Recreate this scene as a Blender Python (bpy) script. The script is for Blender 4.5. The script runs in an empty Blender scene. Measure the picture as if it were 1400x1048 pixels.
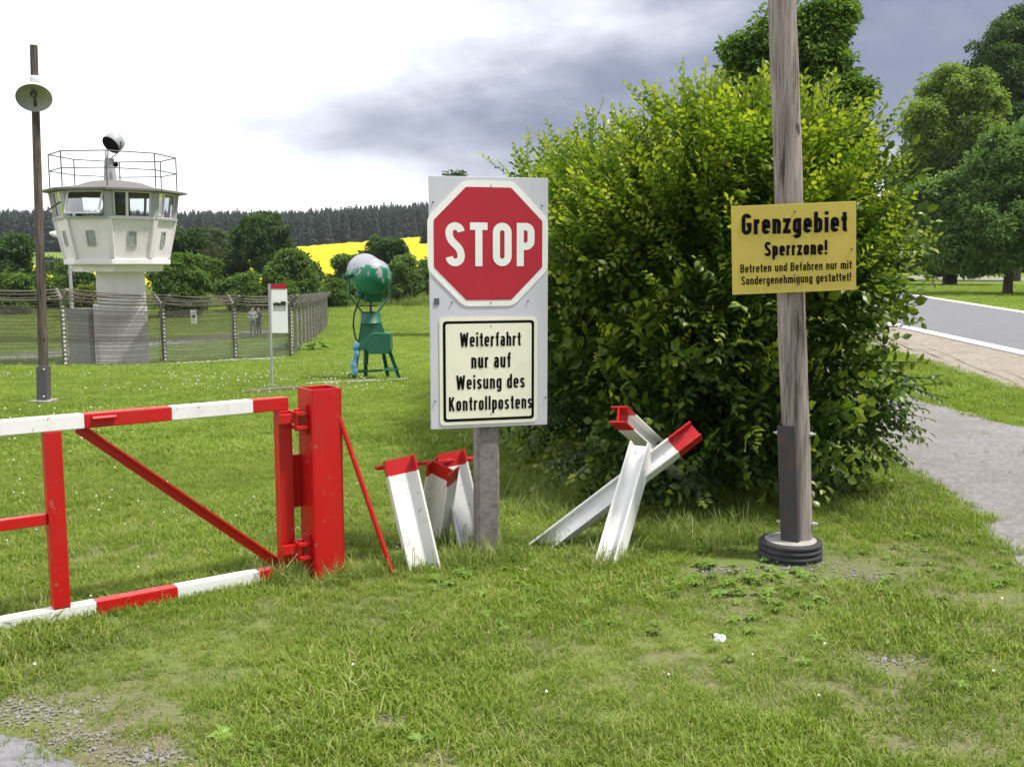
import bpy, bmesh, math, random
import numpy as np
from mathutils import Vector, Matrix, Euler

random.seed(7)
rng = np.random.default_rng(7)
R = math.radians
SC = bpy.context.scene
COL = SC.collection

# ------------------------------------------------------------------ camera
FPX, PW, PH, HORIZON, EYE = 1374.0, 1400.0, 1048.0, 358.0, 1.6
PITCH = math.atan((PH / 2 - HORIZON) / FPX)
cam_d = bpy.data.cameras.new('camera')
cam_d.sensor_fit = 'HORIZONTAL'
cam_d.sensor_width = 36.0
cam_d.lens = 36.0 * FPX / PW
cam_d.clip_start = 0.05
cam_d.clip_end = 6000
cam = bpy.data.objects.new('camera', cam_d)
cam.location = (0, 0, EYE)
cam.rotation_euler = (math.pi / 2 - PITCH, 0, 0)
COL.objects.link(cam)
SC.camera = cam

# ------------------------------------------------------------------ sky and sun
SUN_EL, SUN_AZ = R(63), R(100)          # azimuth measured from +Y (view axis) towards +X
world = bpy.data.worlds.new('World')
SC.world = world
world.use_nodes = True
nt = world.node_tree
nt.nodes.clear()
wo = nt.nodes.new('ShaderNodeOutputWorld')
bg = nt.nodes.new('ShaderNodeBackground')
bg.inputs['Strength'].default_value = 0.1
nt.links.new(bg.outputs[0], wo.inputs[0])
sky = nt.nodes.new('ShaderNodeTexSky')
sky.sky_type = 'NISHITA'
sky.sun_disc = False
sky.sun_elevation = SUN_EL
sky.sun_rotation = SUN_AZ
tc = nt.nodes.new('ShaderNodeTexCoord')
sep = nt.nodes.new('ShaderNodeSeparateXYZ')
nt.links.new(tc.outputs['Generated'], sep.inputs[0])


def wmath(op, a, b=None, c=None, clamp=False):
    n = nt.nodes.new('ShaderNodeMath')
    n.operation = op
    n.use_clamp = clamp
    for i, v in enumerate((a, b, c)):
        if v is None:
            continue
        if isinstance(v, (int, float)):
            n.inputs[i].default_value = v
        else:
            nt.links.new(v, n.inputs[i])
    return n.outputs[0]


def wnoise(scale, detail, vec, rough=0.55, dist=0.0):
    n = nt.nodes.new('ShaderNodeTexNoise')
    n.inputs['Scale'].default_value = scale
    n.inputs['Detail'].default_value = detail
    n.inputs['Roughness'].default_value = rough
    n.inputs['Distortion'].default_value = dist
    nt.links.new(vec, n.inputs['Vector'])
    return n.outputs['Fac']


def wmap(loc, scl):
    m = nt.nodes.new('ShaderNodeMapping')
    m.inputs['Location'].default_value = loc
    m.inputs['Scale'].default_value = scl
    nt.links.new(tc.outputs['Generated'], m.inputs[0])
    return m.outputs[0]


def wsmooth(v, a, b):
    n = nt.nodes.new('ShaderNodeMapRange')
    n.interpolation_type = 'SMOOTHSTEP'
    n.inputs['From Min'].default_value = a
    n.inputs['From Max'].default_value = b
    nt.links.new(v, n.inputs['Value'])
    return n.outputs[0]


X, Y, Z = sep.outputs
big = wnoise(3.4, 5, wmap((0.35, 0.1, 0.42), (1, 1, 2.6)), 0.5, 0.25)
fine = wnoise(9.0, 8, wmap((2.1, 0.3, 1.4), (1, 1, 2.4)), 0.55, 0.3)


def bank(cx, cz, rx, rz):
    """soft-edged rain cloud bank round a direction"""
    dx = wmath('POWER', wmath('ABSOLUTE', wmath('DIVIDE', wmath('SUBTRACT', X, cx), rx)), 2)
    dz = wmath('POWER', wmath('ABSOLUTE', wmath('DIVIDE', wmath('SUBTRACT', Z, cz), rz)), 2)
    return wsmooth(wmath('ADD', dx, dz), 1.6, 0.0)


dk = wmath('MULTIPLY', wmath('SUBTRACT', big, 0.5), 0.80)
dk = wmath('ADD', dk, wmath('MULTIPLY', wmath('SUBTRACT', fine, 0.5), 0.60))
dk = wmath('ADD', dk, wmath('MULTIPLY', bank(0.06, 0.128, 0.34, 0.080), 0.40))
dk = wmath('ADD', dk, wmath('MULTIPLY', bank(0.50, 0.30, 0.34, 0.20), 0.36))
dk = wmath('ADD', dk, wmath('MULTIPLY', wmath('MULTIPLY', wsmooth(X, -0.46, 0.10), wsmooth(Z, 0.02, 0.15)), 0.44))
dk = wmath('ADD', dk, wmath('MULTIPLY', wsmooth(Z, 0.28, 0.6), 0.06))
dk = wmath('ADD', dk, wmath('MULTIPLY', wsmooth(X, -0.05, 0.30), 0.18))
dark = wsmooth(dk, -0.10, 0.92)
ramp = nt.nodes.new('ShaderNodeMix')
ramp.data_type = 'RGBA'
nt.links.new(dark, ramp.inputs['Factor'])
CLOUD_WHITE, CLOUD_DARK = (8.3, 8.4, 8.7, 1), (1.30, 1.46, 2.05, 1)
ramp.inputs['A'].default_value = CLOUD_WHITE
ramp.inputs['B'].default_value = CLOUD_DARK
cov = nt.nodes.new('ShaderNodeMix')
cov.data_type = 'RGBA'
cov.inputs['Factor'].default_value = 0.93      # thin gaps let the blue sky tint the cloud layer
nt.links.new(sky.outputs[0], cov.inputs['A'])
nt.links.new(ramp.outputs['Result'], cov.inputs['B'])
nt.links.new(cov.outputs['Result'], bg.inputs['Color'])

sun_d = bpy.data.lights.new('sun', 'SUN')
sun_d.energy = 3.2
sun_d.angle = R(6)
sun_d.color = (1.0, 0.95, 0.86)
sun = bpy.data.objects.new('sun', sun_d)
sdir = Vector((math.sin(SUN_AZ) * math.cos(SUN_EL), math.cos(SUN_AZ) * math.cos(SUN_EL), math.sin(SUN_EL)))
sun.rotation_euler = (-sdir).to_track_quat('-Z', 'Y').to_euler()
sun.location = sdir * 60
COL.objects.link(sun)

SC.view_settings.view_transform = 'Standard'
SC.view_settings.look = 'None'
SC.view_settings.gamma = 1.0
SC.view_settings.exposure = 1.0
SC.view_settings.use_curve_mapping = False
SC.render.engine = 'CYCLES'
SC.cycles.use_denoising = True
SC.cycles.max_bounces = 7
SC.cycles.diffuse_bounces = 3
SC.cycles.glossy_bounces = 2
SC.cycles.transmission_bounces = 5
SC.cycles.transparent_max_bounces = 12

# ------------------------------------------------------------------ geometry of the place
_px = np.array([0, 6, 9, 12.6, 16, 17.5, 20, 25, 33, 37, 45, 60, 74, 95, 110, 150, 250, 350, 500, 700, 1000, 3000.0])
_pz = np.array([0, 0, -.06, -.2, -.38, -.46, -.63, -1.05, -1.85, -2.1, -2.35, -2.75, -3.0, -2.9, -2.5, -1.6, 1.0, 3.5, 7.5, 14, 20, 25.0])
_h = np.diff(_px)
_dl = np.diff(_pz) / _h
_m = np.zeros(len(_px))
for _i in range(1, len(_px) - 1):
    if _dl[_i - 1] * _dl[_i] > 0:
        _m[_i] = 2 * _dl[_i - 1] * _dl[_i] / (_dl[_i - 1] + _dl[_i])


def prof(y):
    y = np.clip(np.asarray(y, float), 0, 2999)
    i = np.clip(np.searchsorted(_px, y, side='right') - 1, 0, len(_px) - 2)
    t = (y - _px[i]) / _h[i]
    return (_pz[i] * (2 * t**3 - 3 * t**2 + 1) + _h[i] * _m[i] * (t**3 - 2 * t**2 + t)
            + _pz[i + 1] * (-2 * t**3 + 3 * t**2) + _h[i] * _m[i + 1] * (t**3 - t**2))


def sstep(v, a, b):
    t = np.clip((v - a) / (b - a), 0, 1)
    return t * t * (3 - 2 * t)


def G(x, y):
    """ground height"""
    x = np.asarray(x, float)
    y = np.asarray(y, float)
    w = 1 - sstep(x, -0.5, 7 + 0.05 * np.maximum(y, 0))
    tilt = 0.085 * np.clip(x + 102, -15, 120) * sstep(y, 160, 480)
    return prof(y) * w + tilt * w


def ray(px, py):
    u, v = (px - PW / 2) / FPX, (PH / 2 - py) / FPX
    c, s = math.cos(PITCH), math.sin(PITCH)
    return Vector((u, c + v * s, -s + v * c))


def P(px, py, y):
    """the point seen at a pixel, y metres ahead"""
    d = ray(px, py)
    return Vector((0, 0, EYE)) + d * (y / d.y)


def ground(px, py):
    """where the ground is seen at a pixel"""
    d = ray(px, py)
    t = np.concatenate([np.linspace(2, 120, 6000), np.linspace(120, 900, 4000)])
    hh = EYE + t * d.z - G(t * d.x, t * d.y)
    i = int(np.argmax(hh < 0))
    k = t[i]
    x, y = k * d.x, k * d.y
    return Vector((x, y, float(G(x, y))))


def gz(x, y):
    return float(G(x, y))


# ------------------------------------------------------------------ materials
def mat(name, col=(0.5, 0.5, 0.5), rough=0.6, metal=0.0, spec=0.4):
    m = bpy.data.materials.new(name)
    m.use_nodes = True
    b = m.node_tree.nodes['Principled BSDF']
    b.inputs['Base Color'].default_value = (*col, 1)
    b.inputs['Roughness'].default_value = rough
    b.inputs['Metallic'].default_value = metal
    b.inputs['Specular IOR Level'].default_value = spec
    return m


class NT:
    def __init__(s, m):
        s.t = m.node_tree
        s.b = s.t.nodes.get('Principled BSDF')

    def n(s, kind, **kw):
        n = s.t.nodes.new(kind)
        for k, v in kw.items():
            setattr(n, k, v)
        return n

    def l(s, a, b):
        s.t.links.new(a, b)

    def coords(s, which='Object', scale=(1, 1, 1), rot=(0, 0, 0)):
        c = s.n('ShaderNodeTexCoord')
        mp = s.n('ShaderNodeMapping')
        mp.inputs['Scale'].default_value = scale
        mp.inputs['Rotation'].default_value = rot
        s.l(c.outputs[which], mp.inputs[0])
        return mp.outputs[0]

    def world(s, scale=(1, 1, 1)):
        g = s.n('ShaderNodeNewGeometry')
        mp = s.n('ShaderNodeMapping')
        mp.inputs['Scale'].default_value = scale
        s.l(g.outputs['Position'], mp.inputs[0])
        return mp.outputs[0]

    def noise(s, vec, scale, detail=4, rough=0.55, dist=0):
        n = s.n('ShaderNodeTexNoise')
        n.inputs['Scale'].default_value = scale
        n.inputs['Detail'].default_value = detail
        n.inputs['Roughness'].default_value = rough
        n.inputs['Distortion'].default_value = dist
        s.l(vec, n.inputs['Vector'])
        return n.outputs['Fac']

    def ramp(s, v, stops):
        r = s.n('ShaderNodeValToRGB')
        e = r.color_ramp.elements
        while len(e) < len(stops):
            e.new(0.5)
        for q, (p, c) in zip(e, stops):
            q.position = p
            q.color = (*c, 1) if len(c) == 3 else c
        s.l(v, r.inputs[0])
        return r.outputs[0]

    def mix(s, f, a, b, mode='MIX'):
        m = s.n('ShaderNodeMix', data_type='RGBA', blend_type=mode)
        for sock, v in ((m.inputs['Factor'], f), (m.inputs['A'], a), (m.inputs['B'], b)):
            if isinstance(v, (int, float)):
                sock.default_value = v
            elif isinstance(v, tuple):
                sock.default_value = (*v, 1) if len(v) == 3 else v
            else:
                s.l(v, sock)
        return m.outputs['Result']

    def mul(s, a, b, op='MULTIPLY'):
        m = s.n('ShaderNodeMath', operation=op)
        for i, v in enumerate((a, b)):
            if isinstance(v, (int, float)):
                m.inputs[i].default_value = v
            else:
                s.l(v, m.inputs[i])
        return m.outputs[0]

    def bump(s, v, strength=0.3, dist=0.01):
        b = s.n('ShaderNodeBump')
        b.inputs['Strength'].default_value = strength
        b.inputs['Distance'].default_value = dist
        s.l(v, b.inputs['Height'])
        s.l(b.outputs[0], s.b.inputs['Normal'])

    def col(s, c):
        s.l(c, s.b.inputs['Base Color'])


def painted(name, col, rough=0.42, dirt=(0.16, 0.12, 0.08), amount=0.5, scale=9, chips=False, metal_under=(0.2, 0.12, 0.08)):
    m = mat(name, col, rough, 0, 0.45)
    k = NT(m)
    v = k.coords('Object')
    a = k.noise(v, scale, 6, 0.65)
    f = k.ramp(a, [(0.52, (0, 0, 0)), (0.80, (amount, amount, amount))])
    c = k.mix(f, tuple(col), dirt)
    st = k.noise(k.coords('Object', (3.2, 3.2, 0.35)), scale * 0.8, 5, 0.7)      # runs and rain streaks
    c = k.mix(k.ramp(st, [(0.55, (0, 0, 0)), (0.75, (amount * .7,) * 3)]), c, dirt)
    b2 = k.noise(v, scale * 0.35, 3)
    c = k.mix(k.ramp(b2, [(0.3, (0, 0, 0)), (0.7, (0.42, 0.42, 0.42))]), c, tuple(x * 0.72 for x in col))
    if chips:
        e = k.noise(v, scale * 3.2, 5, 0.7)
        c = k.mix(k.ramp(e, [(0.635, (0, 0, 0)), (0.66, (0.9, 0.9, 0.9))]), c, metal_under)
    k.col(c)
    k.l(k.ramp(a, [(0.3, (rough - 0.1,) * 3), (0.8, (rough + 0.25,) * 3)]), k.b.inputs['Roughness'])
    k.bump(k.noise(v, 38, 3), 0.10, 0.004)
    return m


M = {}
M['red'] = painted('red_paint', (0.50, 0.006, 0.007), 0.36, (0.25, 0.03, 0.02), 0.45, 7, True, (0.30, 0.10, 0.07))
M['white'] = painted('white_paint', (0.80, 0.80, 0.79), 0.42, (0.38, 0.33, 0.26), 0.30, 8, True, (0.36, 0.28, 0.22))
M['plate'] = painted('sign_plate', (0.60, 0.60, 0.66), 0.45, (0.40, 0.39, 0.40), 0.35, 5)
M['sign_white'] = painted('sign_white', (0.86, 0.86, 0.83), 0.35, (0.66, 0.66, 0.62), 0.35, 6)
M['sign_cream'] = painted('sign_cream', (0.84, 0.83, 0.66), 0.38, (0.62, 0.55, 0.38), 0.45, 5)
M['sign_red'] = painted('sign_red', (0.44, 0.014, 0.028), 0.38, (0.34, 0.03, 0.04), 0.4, 14)
M['black'] = mat('black_print', (0.004, 0.004, 0.005), 0.7, 0, 0.08)
M['yellow'] = painted('yellow_sheet', (0.54, 0.43, 0.075), 0.5, (0.33, 0.26, 0.07), 0.45, 7)
M['tower_white'] = painted('tower_render', (0.82, 0.76, 0.81), 0.8, (0.42, 0.40, 0.36), 0.55, 1.3)
M['tower_grey'] = painted('tower_frames', (0.36, 0.37, 0.39), 0.6, (0.26, 0.25, 0.23), 0.5, 2)
M['roof'] = painted('roof_edge', (0.17, 0.165, 0.16), 0.8, (0.12, 0.11, 0.09), 0.6, 3)
M['steel'] = painted('galvanised_steel', (0.36, 0.37, 0.40), 0.45, (0.25, 0.25, 0.25), 0.5, 12)
M['steel_dark'] = painted('weathered_steel', (0.10, 0.095, 0.11), 0.55, (0.15, 0.085, 0.05), 0.7, 11)
M['bolt'] = mat('bolt_metal', (0.55, 0.55, 0.57), 0.35, 0.8)
M['green'] = painted('green_paint', (0.010, 0.125, 0.066), 0.5, (0.05, 0.085, 0.05), 0.8, 6)
M['rubber'] = painted('tyre_rubber', (0.030, 0.030, 0.036), 0.7, (0.12, 0.11, 0.10), 0.6, 12)
M['rust'] = painted('rusty_channel', (0.045, 0.042, 0.050), 0.6, (0.16, 0.065, 0.03), 0.9, 9)
M['inside'] = mat('dim_room', (0.10, 0.10, 0.10), 0.9)
M['blue'] = painted('blue_bag', (0.10, 0.30, 0.48), 0.45, (0.35, 0.55, 0.70), 0.7, 30)
M['wire'] = mat('wire', (0.13, 0.11, 0.095), 0.55, 0.4)
M['cable'] = mat('cable', (0.04, 0.05, 0.045), 0.6)
M['lamp_white'] = painted('lamp_enamel', (0.72, 0.73, 0.74), 0.35, (0.5, 0.5, 0.48), 0.3, 9)
M['lamp_in'] = painted('lamp_reflector', (0.42, 0.43, 0.40), 0.45, (0.28, 0.28, 0.24), 0.5, 8)
M['plank'] = painted('old_plank', (0.13, 0.115, 0.10), 0.85, (0.10, 0.10, 0.08), 0.6, 9)
M['board_white'] = mat('printed_white', (0.82, 0.82, 0.84), 0.4)
M['board_red'] = mat('printed_red', (0.42, 0.02, 0.05), 0.4)
M['litter'] = mat('litter_white', (0.75, 0.85, 0.95), 0.5)

# searchlight drum: green below, bare grey where the paint has come off on top
m = mat('peeling_drum', (0.012, 0.16, 0.085), 0.35)
k = NT(m)
v = k.coords('Object')
sx = k.n('ShaderNodeSeparateXYZ')
k.l(v, sx.inputs[0])
edge = k.noise(v, 4.2, 6, 0.6)
ht = k.mul(sx.outputs[2], k.mul(k.mul(edge, 0.5, 'SUBTRACT'), 1.3), 'ADD')
mr = k.n('ShaderNodeMapRange')
mr.inputs['From Min'].default_value = 1.93
mr.inputs['From Max'].default_value = 1.95
k.l(ht, mr.inputs['Value'])
k.col(k.mix(mr.outputs[0], (0.012, 0.16, 0.085), (0.33, 0.33, 0.37)))
M['drum'] = m

# wood
def wood(name, c1, c2, scale=(14, 14, 0.8)):
    m = mat(name, c1, 0.8, 0, 0.2)
    k = NT(m)
    v = k.coords('Object', scale)
    a = k.noise(v, 3.2, 8, 0.72, 0.25)
    w2_ = k.noise(k.coords('Object', (5, 5, 0.5)), 2.0, 4, 0.6)
    f = k.mul(k.mul(a, 0.7), k.mul(w2_, 0.32), 'ADD')
    c = k.ramp(f, [(0.39, tuple(x * 0.28 for x in c1)), (0.47, c1), (0.62, c2)])
    kn = k.noise(k.coords('Object', (5, 5, 3.0)), 2.3, 2, 0.4)
    c = k.mix(k.ramp(kn, [(0.72, (0, 0, 0)), (0.76, (0.85, 0.85, 0.85))]), c, (0.03, 0.022, 0.02))
    k.col(c)
    k.bump(f, 0.55, 0.012)
    return m


M['wood'] = wood('weathered_pole_wood', (0.19, 0.16, 0.145), (0.36, 0.31, 0.29))
M['wood_dark'] = wood('dark_pole_wood', (0.085, 0.068, 0.058), (0.17, 0.14, 0.12))


def concrete(name, c, scale=22):
    m = mat(name, c, 0.9, 0, 0.2)
    k = NT(m)
    v = k.coords('Object')
    a = k.noise(v, scale, 8, 0.7)
    b = k.noise(v, 2.6, 3)
    cc = k.ramp(a, [(0.3, tuple(x * 0.55 for x in c)), (0.5, c), (0.75, tuple(min(1, x * 1.4) for x in c))])
    cc = k.mix(k.ramp(b, [(0.45, (0, 0, 0)), (0.75, (0.6, 0.6, 0.6))]), cc, (c[0] * 0.55, c[1] * 0.58, c[2] * 0.45))
    k.col(cc)
    k.bump(a, 0.5, 0.01)
    return m


M['concrete'] = concrete('post_concrete', (0.22, 0.195, 0.185))
M['fence_concrete'] = concrete('fence_concrete', (0.22, 0.205, 0.19), 9)
M['slab'] = concrete('slab_concrete', (0.34, 0.32, 0.30), 9)

# expanded metal sheet: holes far below a pixel
def mesh_sheet(name, c, cover):
    m = mat(name, c, 0.6, 0.2)
    k = NT(m)
    tr = k.n('ShaderNodeBsdfTransparent')
    mx = k.n('ShaderNodeMixShader')
    v = k.world()
    a = k.noise(v, 6, 4)
    k.l(k.ramp(a, [(0.2, (cover - .07,) * 3), (0.8, (cover + .07,) * 3)]), mx.inputs[0])
    k.l(tr.outputs[0], mx.inputs[1])
    k.l(k.b.outputs[0], mx.inputs[2])
    k.l(mx.outputs[0], k.t.nodes['Material Output'].inputs['Surface'])
    return m


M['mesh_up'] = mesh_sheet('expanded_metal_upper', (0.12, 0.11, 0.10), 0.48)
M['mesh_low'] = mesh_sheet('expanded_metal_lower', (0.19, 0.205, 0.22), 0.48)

m = mat('window_glass', (0.5, 0.55, 0.6), 0.05)
k = NT(m)
tr = k.n('ShaderNodeBsdfTransparent')
tr.inputs[0].default_value = (0.80, 0.84, 0.86, 1)
gl = k.n('ShaderNodeBsdfGlossy')
gl.inputs['Roughness'].default_value = 0.03
fr = k.n('ShaderNodeFresnel')
mx = k.n('ShaderNodeMixShader')
k.l(k.mul(fr.outputs[0], 1.6), mx.inputs[0])
k.l(tr.outputs[0], mx.inputs[1])
k.l(gl.outputs[0], mx.inputs[2])
k.l(mx.outputs[0], k.t.nodes['Material Output'].inputs['Surface'])
M['glass'] = m


def foliage(name, stops, tip=None, trans=0.35, rough=0.45, patch=0.35, spec=0.35):
    """leaf colour varies from leaf to leaf and from clump to clump; `tip` is the young-growth colour"""
    m = mat(name, stops[0], rough, 0, spec)
    k = NT(m)
    at = k.n('ShaderNodeAttribute', attribute_name='tint')
    oi = k.n('ShaderNodeObjectInfo')
    f = k.mul(k.mul(at.outputs['Fac'], 0.5), k.mul(oi.outputs['Random'], 0.5), 'ADD')
    c = k.ramp(f, [(0.10 + 0.8 * i / (len(stops) - 1), s) for i, s in enumerate(stops)])
    if tip:
        a2 = k.n('ShaderNodeAttribute', attribute_name='tip')
        c = k.mix(a2.outputs['Fac'], c, tip)
    w = k.noise(k.world(), 0.9, 3)
    c = k.mix(k.ramp(w, [(0.35, (0, 0, 0)), (0.7, (patch,) * 3)]), c, tuple(x * 0.55 for x in stops[0]))
    k.col(c)
    tl = k.n('ShaderNodeBsdfTranslucent')
    br = k.mix(1.0, c, (1.25, 1.35, 0.7), 'MULTIPLY')
    k.l(br, tl.inputs[0])
    mx = k.n('ShaderNodeMixShader')
    mx.inputs[0].default_value = trans
    k.l(k.b.outputs[0], mx.inputs[1])
    k.l(tl.outputs[0], mx.inputs[2])
    k.l(mx.outputs[0], k.t.nodes['Material Output'].inputs['Surface'])
    return m


M['hedge_leaf'] = foliage('hedge_leaf', [(0.020, 0.050, 0.008), (0.040, 0.092, 0.011), (0.075, 0.145, 0.015)], (0.34, 0.42, 0.035), 0.34, 0.38)
M['leaf_dark'] = foliage('dark_tree_leaf', [(0.035, 0.078, 0.022), (0.06, 0.12, 0.03), (0.095, 0.17, 0.04)], None, 0.42, 0.5)
M['leaf_mid'] = foliage('mid_tree_leaf', [(0.065, 0.13, 0.024), (0.11, 0.195, 0.034), (0.17, 0.26, 0.05)], None, 0.48, 0.5)
M['leaf_maple'] = foliage('maple_leaf', [(0.12, 0.19, 0.035), (0.19, 0.275, 0.055), (0.28, 0.36, 0.09)], None, 0.5, 0.5)
M['leaf_apple'] = foliage('apple_leaf', [(0.085, 0.16, 0.05), (0.14, 0.235, 0.07), (0.21, 0.31, 0.10)], None, 0.48, 0.42)
M['leaf_pale'] = foliage('pale_tree_leaf', [(0.055, 0.090, 0.040), (0.085, 0.125, 0.055), (0.12, 0.165, 0.075)], None, 0.3, 0.55)
M['leaf_yellow'] = foliage('yellow_shrub_leaf', [(0.09, 0.13, 0.02), (0.15, 0.19, 0.025), (0.24, 0.27, 0.03)], None, 0.35, 0.5)
M['elder_flower'] = foliage('elder_flower', [(0.40, 0.42, 0.28), (0.5, 0.5, 0.36)], None, 0.2, 0.6, 0.1)
M['spruce'] = foliage('spruce_needles', [(0.016, 0.034, 0.024), (0.026, 0.050, 0.034), (0.040, 0.070, 0.042)], None, 0.1, 0.6)
M['grass'] = foliage('grass_blade', [(0.14, 0.22, 0.028), (0.215, 0.31, 0.040), (0.29, 0.375, 0.065), (0.52, 0.47, 0.24)], None, 0.48, 0.5, 0.35, 0.3)
M['grass_long'] = foliage('long_grass', [(0.10, 0.17, 0.026), (0.16, 0.24, 0.036), (0.25, 0.31, 0.08), (0.46, 0.41, 0.22)], None, 0.35, 0.5, 0.15, 0.3)
M['weed'] = foliage('weed_leaf', [(0.10, 0.19, 0.025), (0.15, 0.26, 0.035), (0.21, 0.32, 0.05)], None, 0.3, 0.45, 0.15)
M['clover'] = mat('clover_flower', (0.72, 0.68, 0.62), 0.8)
M['bark'] = concrete('bark', (0.075, 0.06, 0.05), 14)
M['stone'] = concrete('stone', (0.34, 0.33, 0.32), 9)

# ground
m = mat('meadow_soil', (0.08, 0.1, 0.03), 0.95, 0, 0.1)
k = NT(m)
v = k.world()
g1 = k.noise(v, 0.35, 5)
g2 = k.noise(v, 3.0, 6, 0.7)
g3 = k.noise(v, 26, 5, 0.75)
c = k.ramp(g3, [(0.25, (0.07, 0.11, 0.018)), (0.5, (0.12, 0.185, 0.026)), (0.72, (0.19, 0.25, 0.045))])
c = k.mix(k.ramp(g2, [(0.4, (0, 0, 0)), (0.7, (0.5, 0.5, 0.5))]), c, (0.16, 0.21, 0.035))
c = k.mix(k.ramp(g1, [(0.4, (0, 0, 0)), (0.65, (0.45, 0.45, 0.45))]), c, (0.19, 0.235, 0.035))
# bare earth shows between the tufts close to the path
bare = k.noise(k.world((1, 1, 1)), 1.15, 4, 0.6)
cd = k.n('ShaderNodeSeparateXYZ')
gg = k.n('ShaderNodeNewGeometry')
k.l(gg.outputs['Position'], cd.inputs[0])
near = k.n('ShaderNodeMapRange')
near.inputs['From Min'].default_value = 9
near.inputs['From Max'].default_value = 5
k.l(cd.outputs[1], near.inputs['Value'])
soil = k.ramp(k.noise(v, 60, 4, 0.7), [(0.3, (0.10, 0.085, 0.055)), (0.7, (0.26, 0.23, 0.17))])
c = k.mix(k.mul(near.outputs[0], k.ramp(bare, [(0.42, (0.25, 0.25, 0.25)), (0.60, (0.9, 0.9, 0.9))])), c, soil)
k.col(c)
k.bump(g3, 0.6, 0.04)
M['ground'] = m


def gravelly(name, c, sc=90, speck=0.3, bump=0.5, lowvar=0.5):
    m = mat(name, c, 0.92, 0, 0.2)
    k = NT(m)
    v = k.world()
    a = k.noise(v, sc, 6, 0.75)
    b = k.noise(v, 1.7, 5, 0.6, 0.4)
    vo = k.n('ShaderNodeTexVoronoi')
    vo.inputs['Scale'].default_value = sc * 0.55
    k.l(v, vo.inputs['Vector'])
    cc = k.ramp(a, [(0.3, tuple(x * 0.65 for x in c)), (0.5, c), (0.72, tuple(min(1, x * 1.35) for x in c))])
    cc = k.mix(speck, cc, k.ramp(vo.outputs['Color'], [(0.2, tuple(x * 0.5 for x in c)), (0.8, tuple(min(1, x * 1.6) for x in c))]))
    cc = k.mix(k.ramp(b, [(0.42, (0, 0, 0)), (0.68, (lowvar,) * 3)]), cc, (c[0] * 0.72, c[1] * 0.70, c[2] * 0.62))
    k.col(cc)
    k.bump(a, bump, 0.015)
    return m


M['asphalt'] = gravelly('asphalt', (0.175, 0.178, 0.19), 70, 0.2, 0.25, 0.25)
M['path'] = gravelly('trodden_path', (0.225, 0.215, 0.215), 45, 0.25, 0.5, 0.5)
M['shoulder'] = gravelly('road_shoulder', (0.28, 0.25, 0.21), 30, 0.3, 0.6, 0.6)
M['old_tar'] = gravelly('worn_tarmac', (0.20, 0.20, 0.215), 60, 0.3, 0.4, 0.3)
M['line'] = gravelly('road_paint', (0.70, 0.69, 0.67), 40, 0.12, 0.2, 0.2)
M['pebble'] = concrete('pebble', (0.29, 0.28, 0.265), 30)
m = mat('rapeseed', (0.70, 0.58, 0.015), 0.9, 0, 0.1)
k = NT(m)
a = k.noise(k.world((0.5, 0.08, 0.5)), 1.0, 6, 0.7)
k.col(k.ramp(a, [(0.3, (0.30, 0.30, 0.02)), (0.5, (0.52, 0.45, 0.012)), (0.75, (0.64, 0.54, 0.02))]))
k.bump(a, 0.8, 0.5)
M['rape'] = m


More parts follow.
